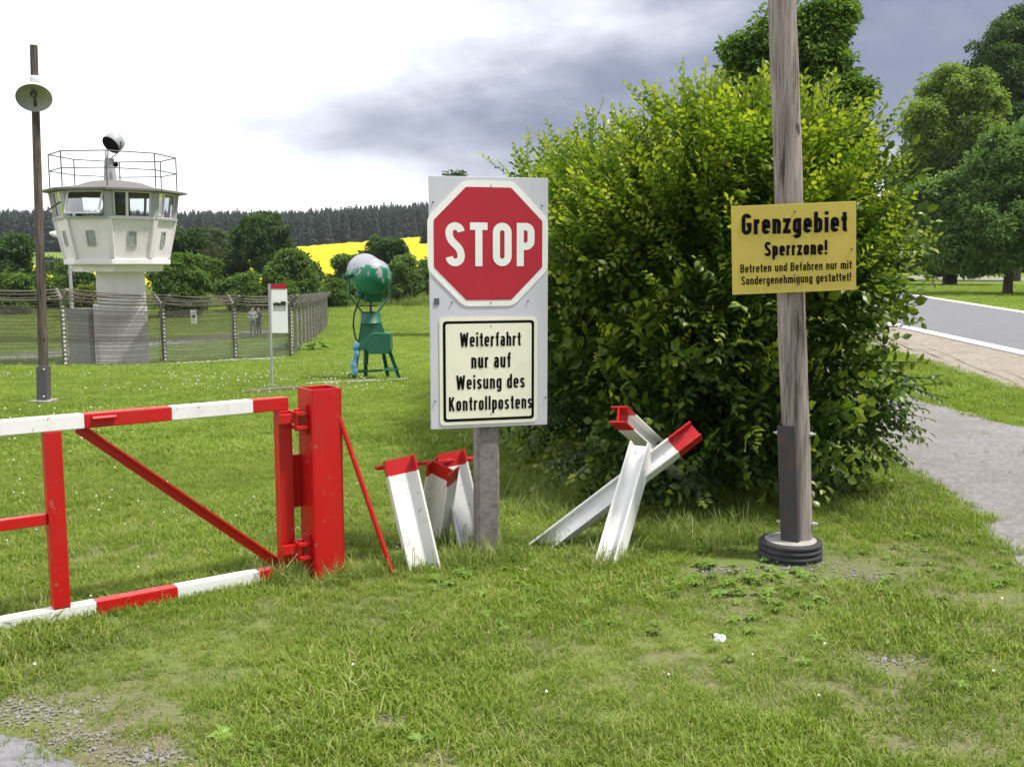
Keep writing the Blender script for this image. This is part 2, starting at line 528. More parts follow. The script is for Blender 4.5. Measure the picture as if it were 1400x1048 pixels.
# ------------------------------------------------------------------ mesh building
class MB:
    def __init__(s):
        s.v, s.f, s.mi, s.sm = [], [], [], []

    def add(s, verts, faces, mi=0, smooth=False):
        o = len(s.v)
        s.v += [tuple(q) for q in verts]
        for f in faces:
            s.f.append(tuple(i + o for i in f))
            s.mi.append(mi)
            s.sm.append(smooth)
        return s

    def obox(s, c, ax, h, mi=0):
        c = Vector(c)
        a, b, d = [Vector(q).normalized() * e for q, e in zip(ax, h)]
        vs = [c + a * i + b * j + d * l for i in (-1, 1) for j in (-1, 1) for l in (-1, 1)]
        return s.add(vs, [(0, 1, 3, 2), (4, 6, 7, 5), (0, 4, 5, 1), (2, 3, 7, 6), (0, 2, 6, 4), (1, 5, 7, 3)], mi)

    def box(s, c, h, rz=0, mi=0):
        m = Matrix.Rotation(rz, 3, 'Z')
        return s.obox(c, (m @ Vector((1, 0, 0)), m @ Vector((0, 1, 0)), (0, 0, 1)), h, mi)

    def extrude(s, prof, A, B, up, mi=0, mi_end=None, end_len=0):
        """sweep a closed 2-D outline (x across, y along `up`) from A to B"""
        A, B = Vector(A), Vector(B)
        t = (B - A).normalized()
        x = t.cross(Vector(up)).normalized()
        y = x.cross(t)
        n = len(prof)
        stations = [A, B] if not end_len else [A, B - t * end_len, B]
        vs = [c + x * p[0] + y * p[1] for c in stations for p in prof]
        for q in range(len(stations) - 1):
            s.add(vs[q * n:(q + 2) * n], [(i, (i + 1) % n, n + (i + 1) % n, n + i) for i in range(n)],
                  mi_end if (mi_end is not None and q == len(stations) - 2) else mi)
        s.add(vs[:n], [tuple(range(n))[::-1]], mi)
        s.add(vs[-n:], [tuple(range(n))], mi if mi_end is None else mi_end)
        return s

    def tube(s, pts, rad, n=10, mi=0, cap=True, smooth=True):
        pts = [Vector(q) for q in pts]
        if isinstance(rad, (int, float)):
            rad = [rad] * len(pts)
        vs = []
        ref = Vector((0, 0, 1))
        for i, q in enumerate(pts):
            t = (pts[min(i + 1, len(pts) - 1)] - pts[max(i - 1, 0)]).normalized()
            if abs(t.dot(ref)) > 0.95:
                ref = Vector((1, 0, 0)) if abs(t.x) < 0.9 else Vector((0, 1, 0))
            x = t.cross(ref).normalized()
            ref = x.cross(t).normalized()
            y = ref
            vs += [q + (x * math.cos(2 * math.pi * j / n) + y * math.sin(2 * math.pi * j / n)) * rad[i] for j in range(n)]
        fs = []
        for i in range(len(pts) - 1):
            fs += [(i * n + j, i * n + (j + 1) % n, (i + 1) * n + (j + 1) % n, (i + 1) * n + j) for j in range(n)]
        s.add(vs, fs, mi, smooth)
        if cap:
            s.add(vs[:n], [tuple(range(n))[::-1]], mi)
            s.add(vs[-n:], [tuple(range(n))], mi)
        return s

    def lathe(s, prof, c, axis, n=24, mi=0, smooth=True):
        """spin (radius, along) pairs about an axis"""
        c, a = Vector(c), Vector(axis).normalized()
        x = a.orthogonal().normalized()
        y = a.cross(x)
        vs = []
        for r_, h in prof:
            vs += [c + a * h + (x * math.cos(2 * math.pi * j / n) + y * math.sin(2 * math.pi * j / n)) * r_ for j in range(n)]
        fs = []
        for i in range(len(prof) - 1):
            fs += [(i * n + j, i * n + (j + 1) % n, (i + 1) * n + (j + 1) % n, (i + 1) * n + j) for j in range(n)]
        return s.add(vs, fs, mi, smooth)

    def poly(s, pts, thick, normal, mi=0):
        """flat outline given a thickness against its normal"""
        pts = [Vector(q) for q in pts]
        n = len(pts)
        d = Vector(normal).normalized() * thick
        vs = pts + [q - d for q in pts]
        return s.add(vs, [tuple(range(n)), tuple(range(n, 2 * n))[::-1]] +
                     [(i, n + i, n + (i + 1) % n, (i + 1) % n) for i in range(n)], mi)


def org(o):
    v = Vector((0, 0, 0))
    while o is not None:
        v += o.location
        o = o.parent
    return v


def build(name, mb, mats, parent=None, loc=None, bevel=0.0, segs=2):
    """mb holds world coordinates; the object's origin is its parent's base, or `loc`"""
    if not isinstance(mats, (list, tuple)):
        mats = [mats]
    base = org(parent) if parent is not None else Vector(loc or (0, 0, 0))
    me = bpy.data.meshes.new(name)
    me.from_pydata([tuple(Vector(q) - base) for q in mb.v], [], mb.f)
    for q in mats:
        me.materials.append(q)
    me.polygons.foreach_set('material_index', mb.mi)
    me.polygons.foreach_set('use_smooth', mb.sm)
    me.update()
    bm = bmesh.new()
    bm.from_mesh(me)
    bmesh.ops.recalc_face_normals(bm, faces=bm.faces)
    bm.to_mesh(me)
    bm.free()
    o = bpy.data.objects.new(name, me)
    COL.objects.link(o)
    if parent is not None:
        o.parent = parent
    else:
        o.location = base
    if bevel:
        w = o.modifiers.new('bevel', 'BEVEL')
        w.width = bevel
        w.segments = segs
        w.limit_method = 'ANGLE'
        w.angle_limit = R(40)
    return o


def tag(o, label, cat, group=None):
    o['label'] = label
    o['category'] = cat
    if group:
        o['group'] = group
    return o


def thing(name, label, cat, loc, group=None):
    o = bpy.data.objects.new(name, None)
    o.empty_display_size = 0.2
    COL.objects.link(o)
    o.location = loc
    return tag(o, label, cat, group)


def kind(o, kd):
    o['kind'] = kd
    return o


# ------------------------------------------------------------------ scattering of leaves and grass
SRC = {}


def source(key, meshes):
    c = bpy.data.collections.new('src_' + key)
    for i, me in enumerate(meshes):
        o = bpy.data.objects.new('%s_%d' % (key, i), me)
        c.objects.link(o)
    SRC[key] = c
    return c


def raw_mesh(name, verts, faces, material, attrs, smooth=False):
    me = bpy.data.meshes.new(name)
    me.from_pydata([tuple(q) for q in verts], [], faces)
    me.materials.append(material)
    for an, vals in attrs.items():
        a = me.attributes.new(an, 'FLOAT', 'FACE')
        a.data.foreach_set('value', np.asarray(vals, np.float32))
    if smooth:
        me.polygons.foreach_set('use_smooth', [True] * len(me.polygons))
    me.update()
    return me


GN = {}


def scatter_group(key):
    if key in GN:
        return GN[key]
    g = bpy.data.node_groups.new('scatter_' + key, 'GeometryNodeTree')
    g.interface.new_socket('Geometry', in_out='INPUT', socket_type='NodeSocketGeometry')
    g.interface.new_socket('Geometry', in_out='OUTPUT', socket_type='NodeSocketGeometry')
    N = g.nodes.new
    gi, go = N('NodeGroupInput'), N('NodeGroupOutput')
    ci = N('GeometryNodeCollectionInfo')
    ci.inputs['Collection'].default_value = SRC[key]
    ci.inputs['Separate Children'].default_value = True
    ci.inputs['Reset Children'].default_value = True
    ip = N('GeometryNodeInstanceOnPoints')
    ip.inputs['Pick Instance'].default_value = True

    def attr(nm, ty):
        a = N('GeometryNodeInputNamedAttribute')
        a.data_type = ty
        a.inputs['Name'].default_value = nm
        return a.outputs[0]
    er = N('FunctionNodeEulerToRotation')
    g.links.new(attr('rot', 'FLOAT_VECTOR'), er.inputs[0])
    g.links.new(gi.outputs[0], ip.inputs['Points'])
    g.links.new(ci.outputs[0], ip.inputs['Instance'])
    g.links.new(attr('idx', 'INT'), ip.inputs['Instance Index'])
    g.links.new(er.outputs[0], ip.inputs['Rotation'])
    g.links.new(attr('scl', 'FLOAT'), ip.inputs['Scale'])
    g.links.new(ip.outputs[0], go.inputs[0])
    GN[key] = g
    return g


def scatter(name, key, pts, rot, scl, parent=None, loc=None):
    base = org(parent) if parent is not None else Vector(loc or (0, 0, 0))
    n = len(pts)
    me = bpy.data.meshes.new(name)
    me.vertices.add(n)
    me.vertices.foreach_set('co', (np.asarray(pts) - np.array(base)).astype(np.float32).ravel())
    a = me.attributes.new('rot', 'FLOAT_VECTOR', 'POINT')
    a.data.foreach_set('vector', np.asarray(rot, np.float32).ravel())
    a = me.attributes.new('scl', 'FLOAT', 'POINT')
    a.data.foreach_set('value', np.asarray(scl, np.float32))
    a = me.attributes.new('idx', 'INT', 'POINT')
    a.data.foreach_set('value', rng.integers(0, len(SRC[key].objects), n).astype(np.int32))
    o = bpy.data.objects.new(name, me)
    COL.objects.link(o)
    if parent is not None:
        o.parent = parent
    else:
        o.location = base
    md = o.modifiers.new('scatter', 'NODES')
    md.node_group = scatter_group(key)
    return o


def dir_euler(d, roll):
    """rotation taking +Z to d with a roll about it"""
    q = Vector((0, 0, 1)).rotation_difference(Vector(d)) @ Euler((0, 0, roll)).to_quaternion()
    return q.to_euler()


# --- leaf shapes
def leaf_geo(base, d, side, nrm, L, W, fold=0.25, droop=0.25):
    """one folded, pointed leaf: 8 corners, 6 faces"""
    d, side, nrm = Vector(d), Vector(side), Vector(nrm)
    vs = []
    for t, w in ((0, 0.0), (0.28, 0.8), (0.60, 1.0), (1.0, 0.0)):
        c = Vector(base) + d * (L * t) - nrm * (droop * L * t * t)
        if w == 0:
            vs.append(c)
        else:
            u = nrm * (fold * W * 0.5 * w)
            vs += [c - side * (W * 0.5 * w) + u, c, c + side * (W * 0.5 * w) + u]
    # 0 | 1 2 3 | 4 5 6 | 7
    return vs, [(0, 2, 1), (0, 3, 2), (1, 2, 5, 4), (2, 3, 6, 5), (4, 5, 7), (5, 6, 7)]


def twig_mesh(seed, n_leaf=17, L=0.46, leaf=0.064, young=0.25, material=None):
    r = random.Random(seed)
    vs, fs, ti, tp = [], [], [], []
    bend = Vector((r.uniform(-.12, .12), r.uniform(-.12, .12), 0))
    for i in range(n_leaf):
        t = 0.12 + 0.88 * i / (n_leaf - 1)
        p = Vector((0, 0, L * t)) + bend * (t * t)
        sgn = 1 if i % 2 else -1
        if i == n_leaf - 1:
            d = Vector((r.uniform(-.3, .3), r.uniform(-.2, .2), 1)).normalized()
        else:
            d = Vector((sgn * 1.0, r.uniform(-.45, .45), r.uniform(0.35, 0.9))).normalized()
        up = Vector((r.uniform(-.35, .35), 1, r.uniform(-.4, .4)))
        side = d.cross(up).normalized()
        nrm = side.cross(d).normalized()
        lv, lf = leaf_geo(p, d, side, nrm, leaf * r.uniform(0.7, 1.2) * (1 - 0.35 * max(0, t - 0.75) * 4 * 0.5), leaf * r.uniform(0.48, 0.62),
                          r.uniform(0.1, 0.5), r.uniform(0.05, 0.45))
        o = len(vs)
        vs += lv
        fs += [tuple(q + o for q in f) for f in lf]
        tt = r.random()
        ti += [tt] * len(lf)
        yv = max(0.0, (t - 0.62) / 0.38) * young * r.uniform(0.3, 1.6)
        tp += [min(1, yv)] * len(lf)
    # stem
    for k_ in range(3):
        a0, a1 = k_ / 3, (k_ + 1) / 3
        o = len(vs)
        for a in (a0, a1):
            c = Vector((0, 0, L * a)) + bend * (a * a)
            w = 0.0045 * (1 - 0.6 * a)
            vs += [c + Vector((w, 0, 0)), c + Vector((-w * .5, w, 0)), c + Vector((-w * .5, -w, 0))]
        fs += [(o, o + 1, o + 4, o + 3), (o + 1, o + 2, o + 5, o + 4), (o + 2, o, o + 3, o + 5)]
        ti += [0.2] * 3
        tp += [0] * 3
    return raw_mesh('twig', vs, fs, material, {'tint': ti, 'tip': tp})


def cluster_mesh(seed, n, rad, leaf, material, flat=0.6):
    r = random.Random(seed)
    vs, fs, ti = [], [], []
    for i in range(n):
        while True:
            p = Vector((r.uniform(-1, 1), r.uniform(-1, 1), r.uniform(-1, 1)))
            if p.length < 1:
                break
        p = Vector((p.x, p.y, p.z * flat)) * rad
        d = (Vector((p.x, p.y, 0)).normalized() * 0.6 + Vector((r.gauss(0, .6), r.gauss(0, .6), r.gauss(-.25, .5)))).normalized()
        up = Vector((r.gauss(0, .45), r.gauss(0, .45), 1))
        side = d.cross(up).normalized()
        nrm = side.cross(d).normalized()
        L, W = leaf * r.uniform(.7, 1.3), leaf * r.uniform(.5, .75)
        c = p + d * L * 0.5
        o = len(vs)
        vs += [p, c - side * W * .5 + nrm * W * .15, p + d * L - nrm * L * .25, c + side * W * .5 + nrm * W * .15]
        fs += [(o, o + 1, o + 2), (o, o + 2, o + 3)]
        t = r.random()
        ti += [t, t]
    return raw_mesh('leaf_cluster', vs, fs, material, {'tint': ti})


def tuft_mesh(seed, n, rad, h, w, material, lean=0.5, straw=0.1):
    r = random.Random(seed)
    vs, fs, ti = [], [], []
    for i in range(n):
        a, q = r.uniform(0, 2 * math.pi), rad * math.sqrt(r.random())
        p = Vector((q * math.cos(a), q * math.sin(a), -0.01))
        b = r.uniform(0, 2 * math.pi)
        d = Vector((math.cos(b), math.sin(b), 0))
        s_ = Vector((-d.y, d.x, 0)) * (w * r.uniform(.6, 1.2) * .5)
        H = h * r.uniform(.45, 1.15)
        ln = H * lean * r.uniform(.2, 1.5)
        p1 = p + Vector((0, 0, H * .6)) + d * ln * .3
        p2 = p + Vector((0, 0, H * r.uniform(.75, 1.0))) + d * ln
        o = len(vs)
        vs += [p - s_, p + s_, p1 - s_ * .8, p1 + s_ * .8, p2]
        fs += [(o, o + 1, o + 3, o + 2), (o + 2, o + 3, o + 4)]
        t = 0.95 + r.random() * .05 if r.random() < straw else r.random() * .75
        ti += [t, t]
    return raw_mesh('tuft', vs, fs, material, {'tint': ti})


source('twig', [twig_mesh(s, material=M['hedge_leaf']) for s in (1, 2, 3)] + [twig_mesh(s, 16, 0.5, 0.060, 0.7, M['hedge_leaf']) for s in (4, 5)])
M['hedge_young'] = foliage('hedge_young_leaf', [(0.06, 0.125, 0.013), (0.12, 0.205, 0.018), (0.19, 0.285, 0.025)], (0.42, 0.46, 0.04), 0.42, 0.4, 0.15)  # young growth, with the light on the hedge top also put into the colour
source('twig_young', [twig_mesh(s, 17, 0.48, 0.058, 0.6, M['hedge_young']) for s in (6, 7, 8, 9)])
source('shoot', [twig_mesh(s, 19, 0.55, 0.060, 1.0, M['hedge_young']) for s in (11, 12, 13)])
for key, mn in (('dark', 'leaf_dark'), ('mid', 'leaf_mid'), ('maple', 'leaf_maple'), ('apple', 'leaf_apple'), ('pale', 'leaf_pale'), ('yellow', 'leaf_yellow')):
    source('near_' + key, [cluster_mesh(20 + s, 46, 0.42, 0.19, M[mn]) for s in range(4)])
    source('far_' + key, [cluster_mesh(30 + s, 44, 0.60, 0.36, M[mn]) for s in range(4)])
source('far_elder', [cluster_mesh(40 + s, 26, 0.28, 0.22, M['elder_flower'], 0.3) for s in range(2)])
source('tuft', [tuft_mesh(s, 50, 0.085, 0.047, 0.0052, M['grass'], 0.85, 0.20) for s in range(50, 55)])
source('lawn', [tuft_mesh(s, 46, 0.14, 0.038, 0.009, M['grass'], 0.9, 0.10) for s in range(60, 64)])
source('farlawn', [tuft_mesh(s, 40, 0.30, 0.05, 0.022, M['grass'], 1.0, 0.06) for s in range(65, 68)])
source('long', [tuft_mesh(s, 12, 0.07, 0.18, 0.0050, M['grass_long'], 0.6, 0.22) for s in range(70, 74)])
source('meadow', [tuft_mesh(s, 40, 0.35, 0.75, 0.035, M['grass_long'], 0.45, 0.08) for s in range(75, 78)])


def weed_mesh(seed, n, L):
    r = random.Random(seed)
    vs, fs, ti = [], [], []
    for i in range(n):
        a = 2 * math.pi * i / n + r.uniform(-.4, .4)
        d = Vector((math.cos(a), math.sin(a), r.uniform(.25, .8))).normalized()
        side = d.cross(Vector((0, 0, 1))).normalized()
        lv, lf = leaf_geo((0, 0, 0), d, side, side.cross(d), L * r.uniform(.6, 1.1), L * r.uniform(.3, .5), .2, .5)
        o = len(vs)
        vs += lv
        fs += [tuple(q + o for q in f) for f in lf]
        ti += [r.random()] * len(lf)
    return raw_mesh('weed', vs, fs, M['weed'], {'tint': ti})


source('weed', [weed_mesh(s, 6 + s % 3, 0.048) for s in range(80, 84)])
_mb = MB()
_mb.lathe([(0.001, -.008), (.009, -.005), (.011, .001), (.008, .008), (.001, .010)], (0, 0, 0), (0, 0, 1), 7)
source('clover', [raw_mesh('clover', _mb.v, _mb.f, M['clover'], {})])


def rock_mesh(seed, material):
    r = random.Random(seed)
    bm = bmesh.new()
    bmesh.ops.create_icosphere(bm, subdivisions=1, radius=1)
    for q in bm.verts:
        q.co *= r.uniform(.65, 1.15)
        q.co.z *= .6
    me = bpy.data.meshes.new('rock')
    bm.to_mesh(me)
    bm.free()
    me.materials.append(material)
    return me


source('pebble', [rock_mesh(s, M['pebble']) for s in range(90, 94)])
source('rock', [rock_mesh(s, M['stone']) for s in range(95, 98)])

# ------------------------------------------------------------------ ground sheet, road, paths, field
def axis(pos):
    return sorted(set(list(-np.array(pos[1:])) + list(pos)))


gx = np.array(axis(np.concatenate([np.arange(0, 30, 1.0), np.arange(30, 120, 6.0), np.arange(120, 600, 40.0), np.array([600, 900.0])])))
gy = np.concatenate([np.array([-150, -60, -25.0]), np.arange(-10, 60, 1.0), np.arange(60, 200, 6.0), np.arange(200, 900, 25.0), np.array([900, 1200.0])])
XX, YY = np.meshgrid(gx, gy)
ZZ = G(XX, YY)
nx_, ny_ = len(gx), len(gy)
mb = MB()
mb.v = [tuple(q) for q in np.stack([XX.ravel(), YY.ravel(), ZZ.ravel()], 1)]
for j in range(ny_ - 1):
    for i in range(nx_ - 1):
        mb.f.append((j * nx_ + i, j * nx_ + i + 1, (j + 1) * nx_ + i + 1, (j + 1) * nx_ + i))
mb.mi = [0] * len(mb.f)
mb.sm = [True] * len(mb.f)
ground_o = kind(build('ground', mb, M['ground']), 'structure')


def strip(name, left, right, material, lift, seg=60, cols=6):
    """a sheet between two polylines, laid `lift` above the ground"""
    def resample(pts):
        pts = np.array([(q[0], q[1]) for q in pts])
        s_ = np.concatenate([[0], np.cumsum(np.hypot(*np.diff(pts, axis=0).T))])
        t = np.linspace(0, s_[-1], seg)
        return np.stack([np.interp(t, s_, pts[:, 0]), np.interp(t, s_, pts[:, 1])], 1)
    L_, R_ = resample(left), resample(right)
    mb = MB()
    for i in range(seg):
        for j in range(cols):
            q = L_[i] + (R_[i] - L_[i]) * j / (cols - 1)
            mb.v.append((q[0], q[1], gz(q[0], q[1]) + lift))
    for i in range(seg - 1):
        for j in range(cols - 1):
            mb.f.append((i * cols + j, i * cols + j + 1, (i + 1) * cols + j + 1, (i + 1) * cols + j))
    mb.mi = [0] * len(mb.f)
    mb.sm = [True] * len(mb.f)
    return kind(build(name, mb, material), 'structure'), L_, R_


def wob(pts, amp, step, seed):
    """ragged edge: subdivide and jitter"""
    r = np.random.default_rng(seed)
    pts = np.array([(q[0], q[1]) for q in pts])
    s_ = np.concatenate([[0], np.cumsum(np.hypot(*np.diff(pts, axis=0).T))])
    t = np.arange(0, s_[-1], step)
    o = np.stack([np.interp(t, s_, pts[:, 0]), np.interp(t, s_, pts[:, 1])], 1)
    n = r.normal(0, amp, o.shape)
    n = (n + np.roll(n, 1, 0)) * .7
    return o + n


def flat(px, py):
    d = ray(px, py)
    t = -EYE / d.z
    return Vector((d.x * t, d.y * t, 0))


n1, n2 = flat(1250, 450), flat(1400, 483)
f1, f2 = flat(1240, 402), flat(1400, 427)
dn, df = (n1 - n2).normalized(), (f1 - f2).normalized()
near_line = [n2 - dn * 30, n2 + dn * 90]
far_line = [f2 - df * 60, f2 + df * 90]


def off(line, d):
    t = (line[1] - line[0]).normalized()
    n = Vector((t.y, -t.x, 0))
    return [q + n * d for q in line]


strip('road', off(near_line, -0.25), off(far_line, 0.25), M['asphalt'], 0.008, 60, 8)
strip('road_marking', off(near_line, -0.17), off(near_line, 0.17), M['line'], 0.014, 60, 3)
strip('road_marking', off(far_line, -0.17), off(far_line, 0.17), M['line'], 0.014, 60, 3)
sh = [flat(1140, 452), flat(1250, 487), flat(1400, 532)]
sh = [sh[0] + (sh[0] - sh[1]) * 4, sh[0], sh[1], sh[2], sh[2] + (sh[2] - sh[1]) * 5]
strip('road_shoulder', wob(sh, 0.10, 0.35, 3), [near_line[1] + dn * 0, n1 + dn * 30, n1, n2, near_line[0]], M['shoulder'], 0.004, 140, 8)
pl = [flat(1000, 470), flat(1090, 510), flat(1180, 570), flat(1225, 625), flat(1290, 678), flat(1345, 725), flat(1400, 785)]
pl = [pl[0] + (pl[0] - pl[1]) * 6] + pl + [pl[-1] + Vector((0.35, -1.2, 0)), pl[-1] + Vector((0.7, -4, 0))]
pr = [flat(1080, 468), flat(1170, 510), flat(1235, 535), flat(1290, 550), flat(1340, 565), flat(1400, 583)]
pr = [pr[0] + (pr[0] - pr[1]) * 6] + pr + [pr[-1] + Vector((2.5, -3.0, 0)), pr[-1] + Vector((3.2, -9, 0))]
PATH_L = wob(pl, 0.035, 0.15, 5)
PATH_R = wob(pr, 0.06, 0.3, 6)
_, PL, PR = strip('path', PATH_L, PATH_R, M['path'], 0.004, 220, 10)
# tarmac at the near left corner
tl = [flat(-260, 930), flat(0, 1003), flat(60, 1022), flat(120, 1060), flat(200, 1130)]
TAR = wob([tl[0] + Vector((-2, 0.5, 0))] + tl + [tl[-1] + Vector((0.6, -1.4, 0))], 0.02, 0.1, 8)
strip('tarmac', TAR, [q + np.array((-2.4, -2.4)) for q in TAR], M['old_tar'], 0.004, 80, 6)
# walk inside the fence
wk = [(-60, 489), (0, 488), (80, 484), (140, 477), (215, 470), (290, 462), (345, 456), (372, 449)]
wl = [P(a, b + 4, 10) for a, b in wk]
WL = [ground(a, b + 4.5) for a, b in wk]
WR = [ground(a, b - 4.0) for a, b in wk]
strip('walk', WL, WR, M['path'], 0.03, 120, 8)
# walk beyond the road
strip('far_walk', [flat(1180, 380.5), flat(1500, 386)], [flat(1180, 376.5), flat(1500, 380.5)], M['path'], 0.02, 20, 3)

# yellow crop on the hill
fx = np.linspace(-88, 4, 120)
fy = np.concatenate([np.arange(138, 250, 6.0), np.arange(250, 640, 10.0)])
FX, FY = np.meshgrid(fx, fy)
FZ = G(FX, FY) + 1.2 + rng.normal(0, .22, FX.shape)
FZ[0] -= 1.3
mb = MB()
mb.v = [tuple(q) for q in np.stack([FX.ravel(), FY.ravel(), FZ.ravel()], 1)]
for j in range(len(fy) - 1):
    for i in range(len(fx) - 1):
        mb.f.append((j * 120 + i, j * 120 + i + 1, (j + 1) * 120 + i + 1, (j + 1) * 120 + i))
mb.mi = [0] * len(mb.f)
mb.sm = [True] * len(mb.f)
o = build('rapeseed_field', mb, M['rape'])
kind(o, 'stuff')
o['label'] = 'bright yellow flowering rapeseed field on the hillside below the spruce wood'
o['category'] = 'field'


# ------------------------------------------------------------------ lettering: a narrow single-stroke road-sign alphabet
def arc(cx, cy, rx, ry, a0, a1, n=10):
    return [(cx + rx * math.cos(R(a0 + (a1 - a0) * i / n)), cy + ry * math.sin(R(a0 + (a1 - a0) * i / n))) for i in range(n + 1)]


def glyph(ch, t, xh=0.72, desc=0.24, ws=1.0):
    """(width, [(centre line, closed)]) for cap height 1 and stroke t"""
    wd = {'S': .50, 'T': .46, 'O': .50, 'P': .48, 'W': .74, 'K': .52, 'G': .52, 'B': .50, 'i': t, 'l': t, '!': t, 't': .30, 'f': .31,
          'r': .31, 'm': .70, 'z': .40, 's': .41, 'a': .42}
    w = wd.get(ch, .44)
    w = t if w == t else max(w * ws, t * 1.25)
    kf = min(1, ws)
    l, Rr, c, b, T, x = t / 2, w - t / 2, w / 2, t / 2, 1 - t / 2, xh - t / 2
    r = (Rr - l) / 2

    def stadium(top, bot):
        return arc(c, top - r, r, r, 0, 180) + arc(c, bot + r, r, r, 180, 360)

    def ess(top, bot):
        m_ = (top + bot) / 2
        a = arc(c, top - r, r, r, 5, 180)
        d = [(l, top - r), (l, m_ + .16 * (top - bot)), (Rr, m_ - .16 * (top - bot)), (Rr, bot + r)]
        bz = []
        p0, p1, p2, p3 = (l, top - r), (l, m_ - .02), (Rr, m_ + .02), (Rr, bot + r)
        for i in range(1, 12):
            u = i / 12
            bz.append(tuple((1 - u)**3 * p0[k] + 3 * (1 - u)**2 * u * p1[k] + 3 * (1 - u) * u * u * p2[k] + u**3 * p3[k] for k in (0, 1)))
        return a + bz + arc(c, bot + r, r, r, 0, -175)

    def bowl_r(top, bot, x0):
        rr = min(r * 1.0, (top - bot) / 2)
        return [(x0, top)] + arc(Rr - rr, top - rr, rr, rr, 90, 0) + arc(Rr - rr, bot + rr, rr, rr, 0, -90) + [(x0, bot)]
    S = []
    if ch == 'S':
        S = [(ess(T, b), 0)]
    elif ch == 's':
        S = [(ess(x, b), 0)]
    elif ch == 'T':
        S = [([(0, T), (w, T)], 0), ([(c, 0), (c, 1 - t * .5)], 0)]
    elif ch == 'O':
        S = [(stadium(T, b), 1)]
    elif ch == 'o':
        S = [(stadium(x, b), 1)]
    elif ch == 'P':
        S = [([(l, 0), (l, 1)], 0), (bowl_r(T, .46, l), 0)]
    elif ch == 'B':
        S = [([(l, 0), (l, 1)], 0), (bowl_r(T, .53, l), 0), (bowl_r(.53, b, l), 0)]
    elif ch == 'W':
        q = t * .45
        S = [([(q, 1), (w * .27, 0)], 0), ([(w * .27, 0), (c, .92)], 0), ([(c, .92), (w * .73, 0)], 0), ([(w * .73, 0), (w - q, 1)], 0)]
    elif ch == 'K':
        S = [([(l, 0), (l, 1)], 0), ([(w - t * .55, 1), (l + t * .3, .40)], 0), ([(l + .13 * kf, .55), (w - t * .5, 0)], 0)]
    elif ch == 'G':
        S = [(arc(c, T - r, r, r, 10, 180) + arc(c, b + r, r, r, 180, 360) + [(Rr, .47), (c, .47)], 0)]
    elif ch == 'e':
        m_ = xh * .5
        S = [([(l, m_), (Rr, m_)] + arc(c, x - r, r, r, 0, 180) + arc(c, b + r, r, r, 180, 340), 0)]
    elif ch == 'i':
        S = [([(c, 0), (c, xh)], 0), ([(c, .84), (c, 1)], 0)]
    elif ch == 'l':
        S = [([(c, 0), (c, 1)], 0)]
    elif ch == '!':
        S = [([(c, .28), (c, 1)], 0), ([(c, 0), (c, .16)], 0)]
    elif ch == 't':
        st = .07 * kf + t / 2
        S = [([(st, .94), (st, b + .07)] + arc(st + .05 * kf, b + .07, .05 * kf, .07, 180, 270) + [(w, b)], 0), ([(0, x), (w, x)], 0)]
    elif ch == 'f':
        st = .07 * kf + t / 2
        S = [([(w, T)] + arc(st + .07 * kf, T - .10, .07 * kf, .10, 90, 180) + [(st, 0)], 0), ([(0, x), (w * .95, x)], 0)]
    elif ch == 'r':
        S = [([(l, 0), (l, xh)], 0), (arc(w - .01, x - .18, w - .01 - l, .18, 180, 90), 0)]
    elif ch == 'a':
        S = [(arc(c, x - r, r, r, 170, 0) + [(Rr, 0)], 0),
             ([(Rr, .42)] + arc(l + .10 * kf, .42 - .10, .10 * kf, .10, 90, 180) + arc(l + .10 * kf, b + .11, .10 * kf, .11, 180, 270) + [(Rr, b)], 0)]
    elif ch in 'hn':
        S = [([(l, 0), (l, 1 if ch == 'h' else xh)], 0), (arc(c, x - r, r, r, 180, 0) + [(Rr, 0)], 0)]
    elif ch == 'm':
        rr = (w - t) / 4
        S = [([(l, 0), (l, xh)], 0), (arc(l + rr, x - rr, rr, rr, 180, 0) + [(l + 2 * rr, 0)], 0),
             (arc(l + 3 * rr, x - rr, rr, rr, 180, 0) + [(Rr, 0)], 0)]
    elif ch == 'u':
        S = [([(Rr, 0), (Rr, xh)], 0), ([(l, xh)] + arc(c, b + r, r, r, 180, 360), 0)]
    elif ch == 'd':
        S = [([(Rr, 0), (Rr, 1)], 0), (stadium(x, b), 1)]
    elif ch == 'b':
        S = [([(l, 0), (l, 1)], 0), (stadium(x, b), 1)]
    elif ch == 'p':
        S = [([(l, -desc), (l, xh)], 0), (stadium(x, b), 1)]
    elif ch == 'g':
        S = [([(Rr, xh), (Rr, -desc + t / 2 + r)] + arc(c, -desc + t / 2 + r, r, r, 0, -165), 0), (stadium(x, b), 1)]
    elif ch == 'z':
        S = [([(0, x), (w, x)], 0), ([(w - t * .6, x), (t * .6, b)], 0), ([(0, b), (w, b)], 0)]
    return w, S


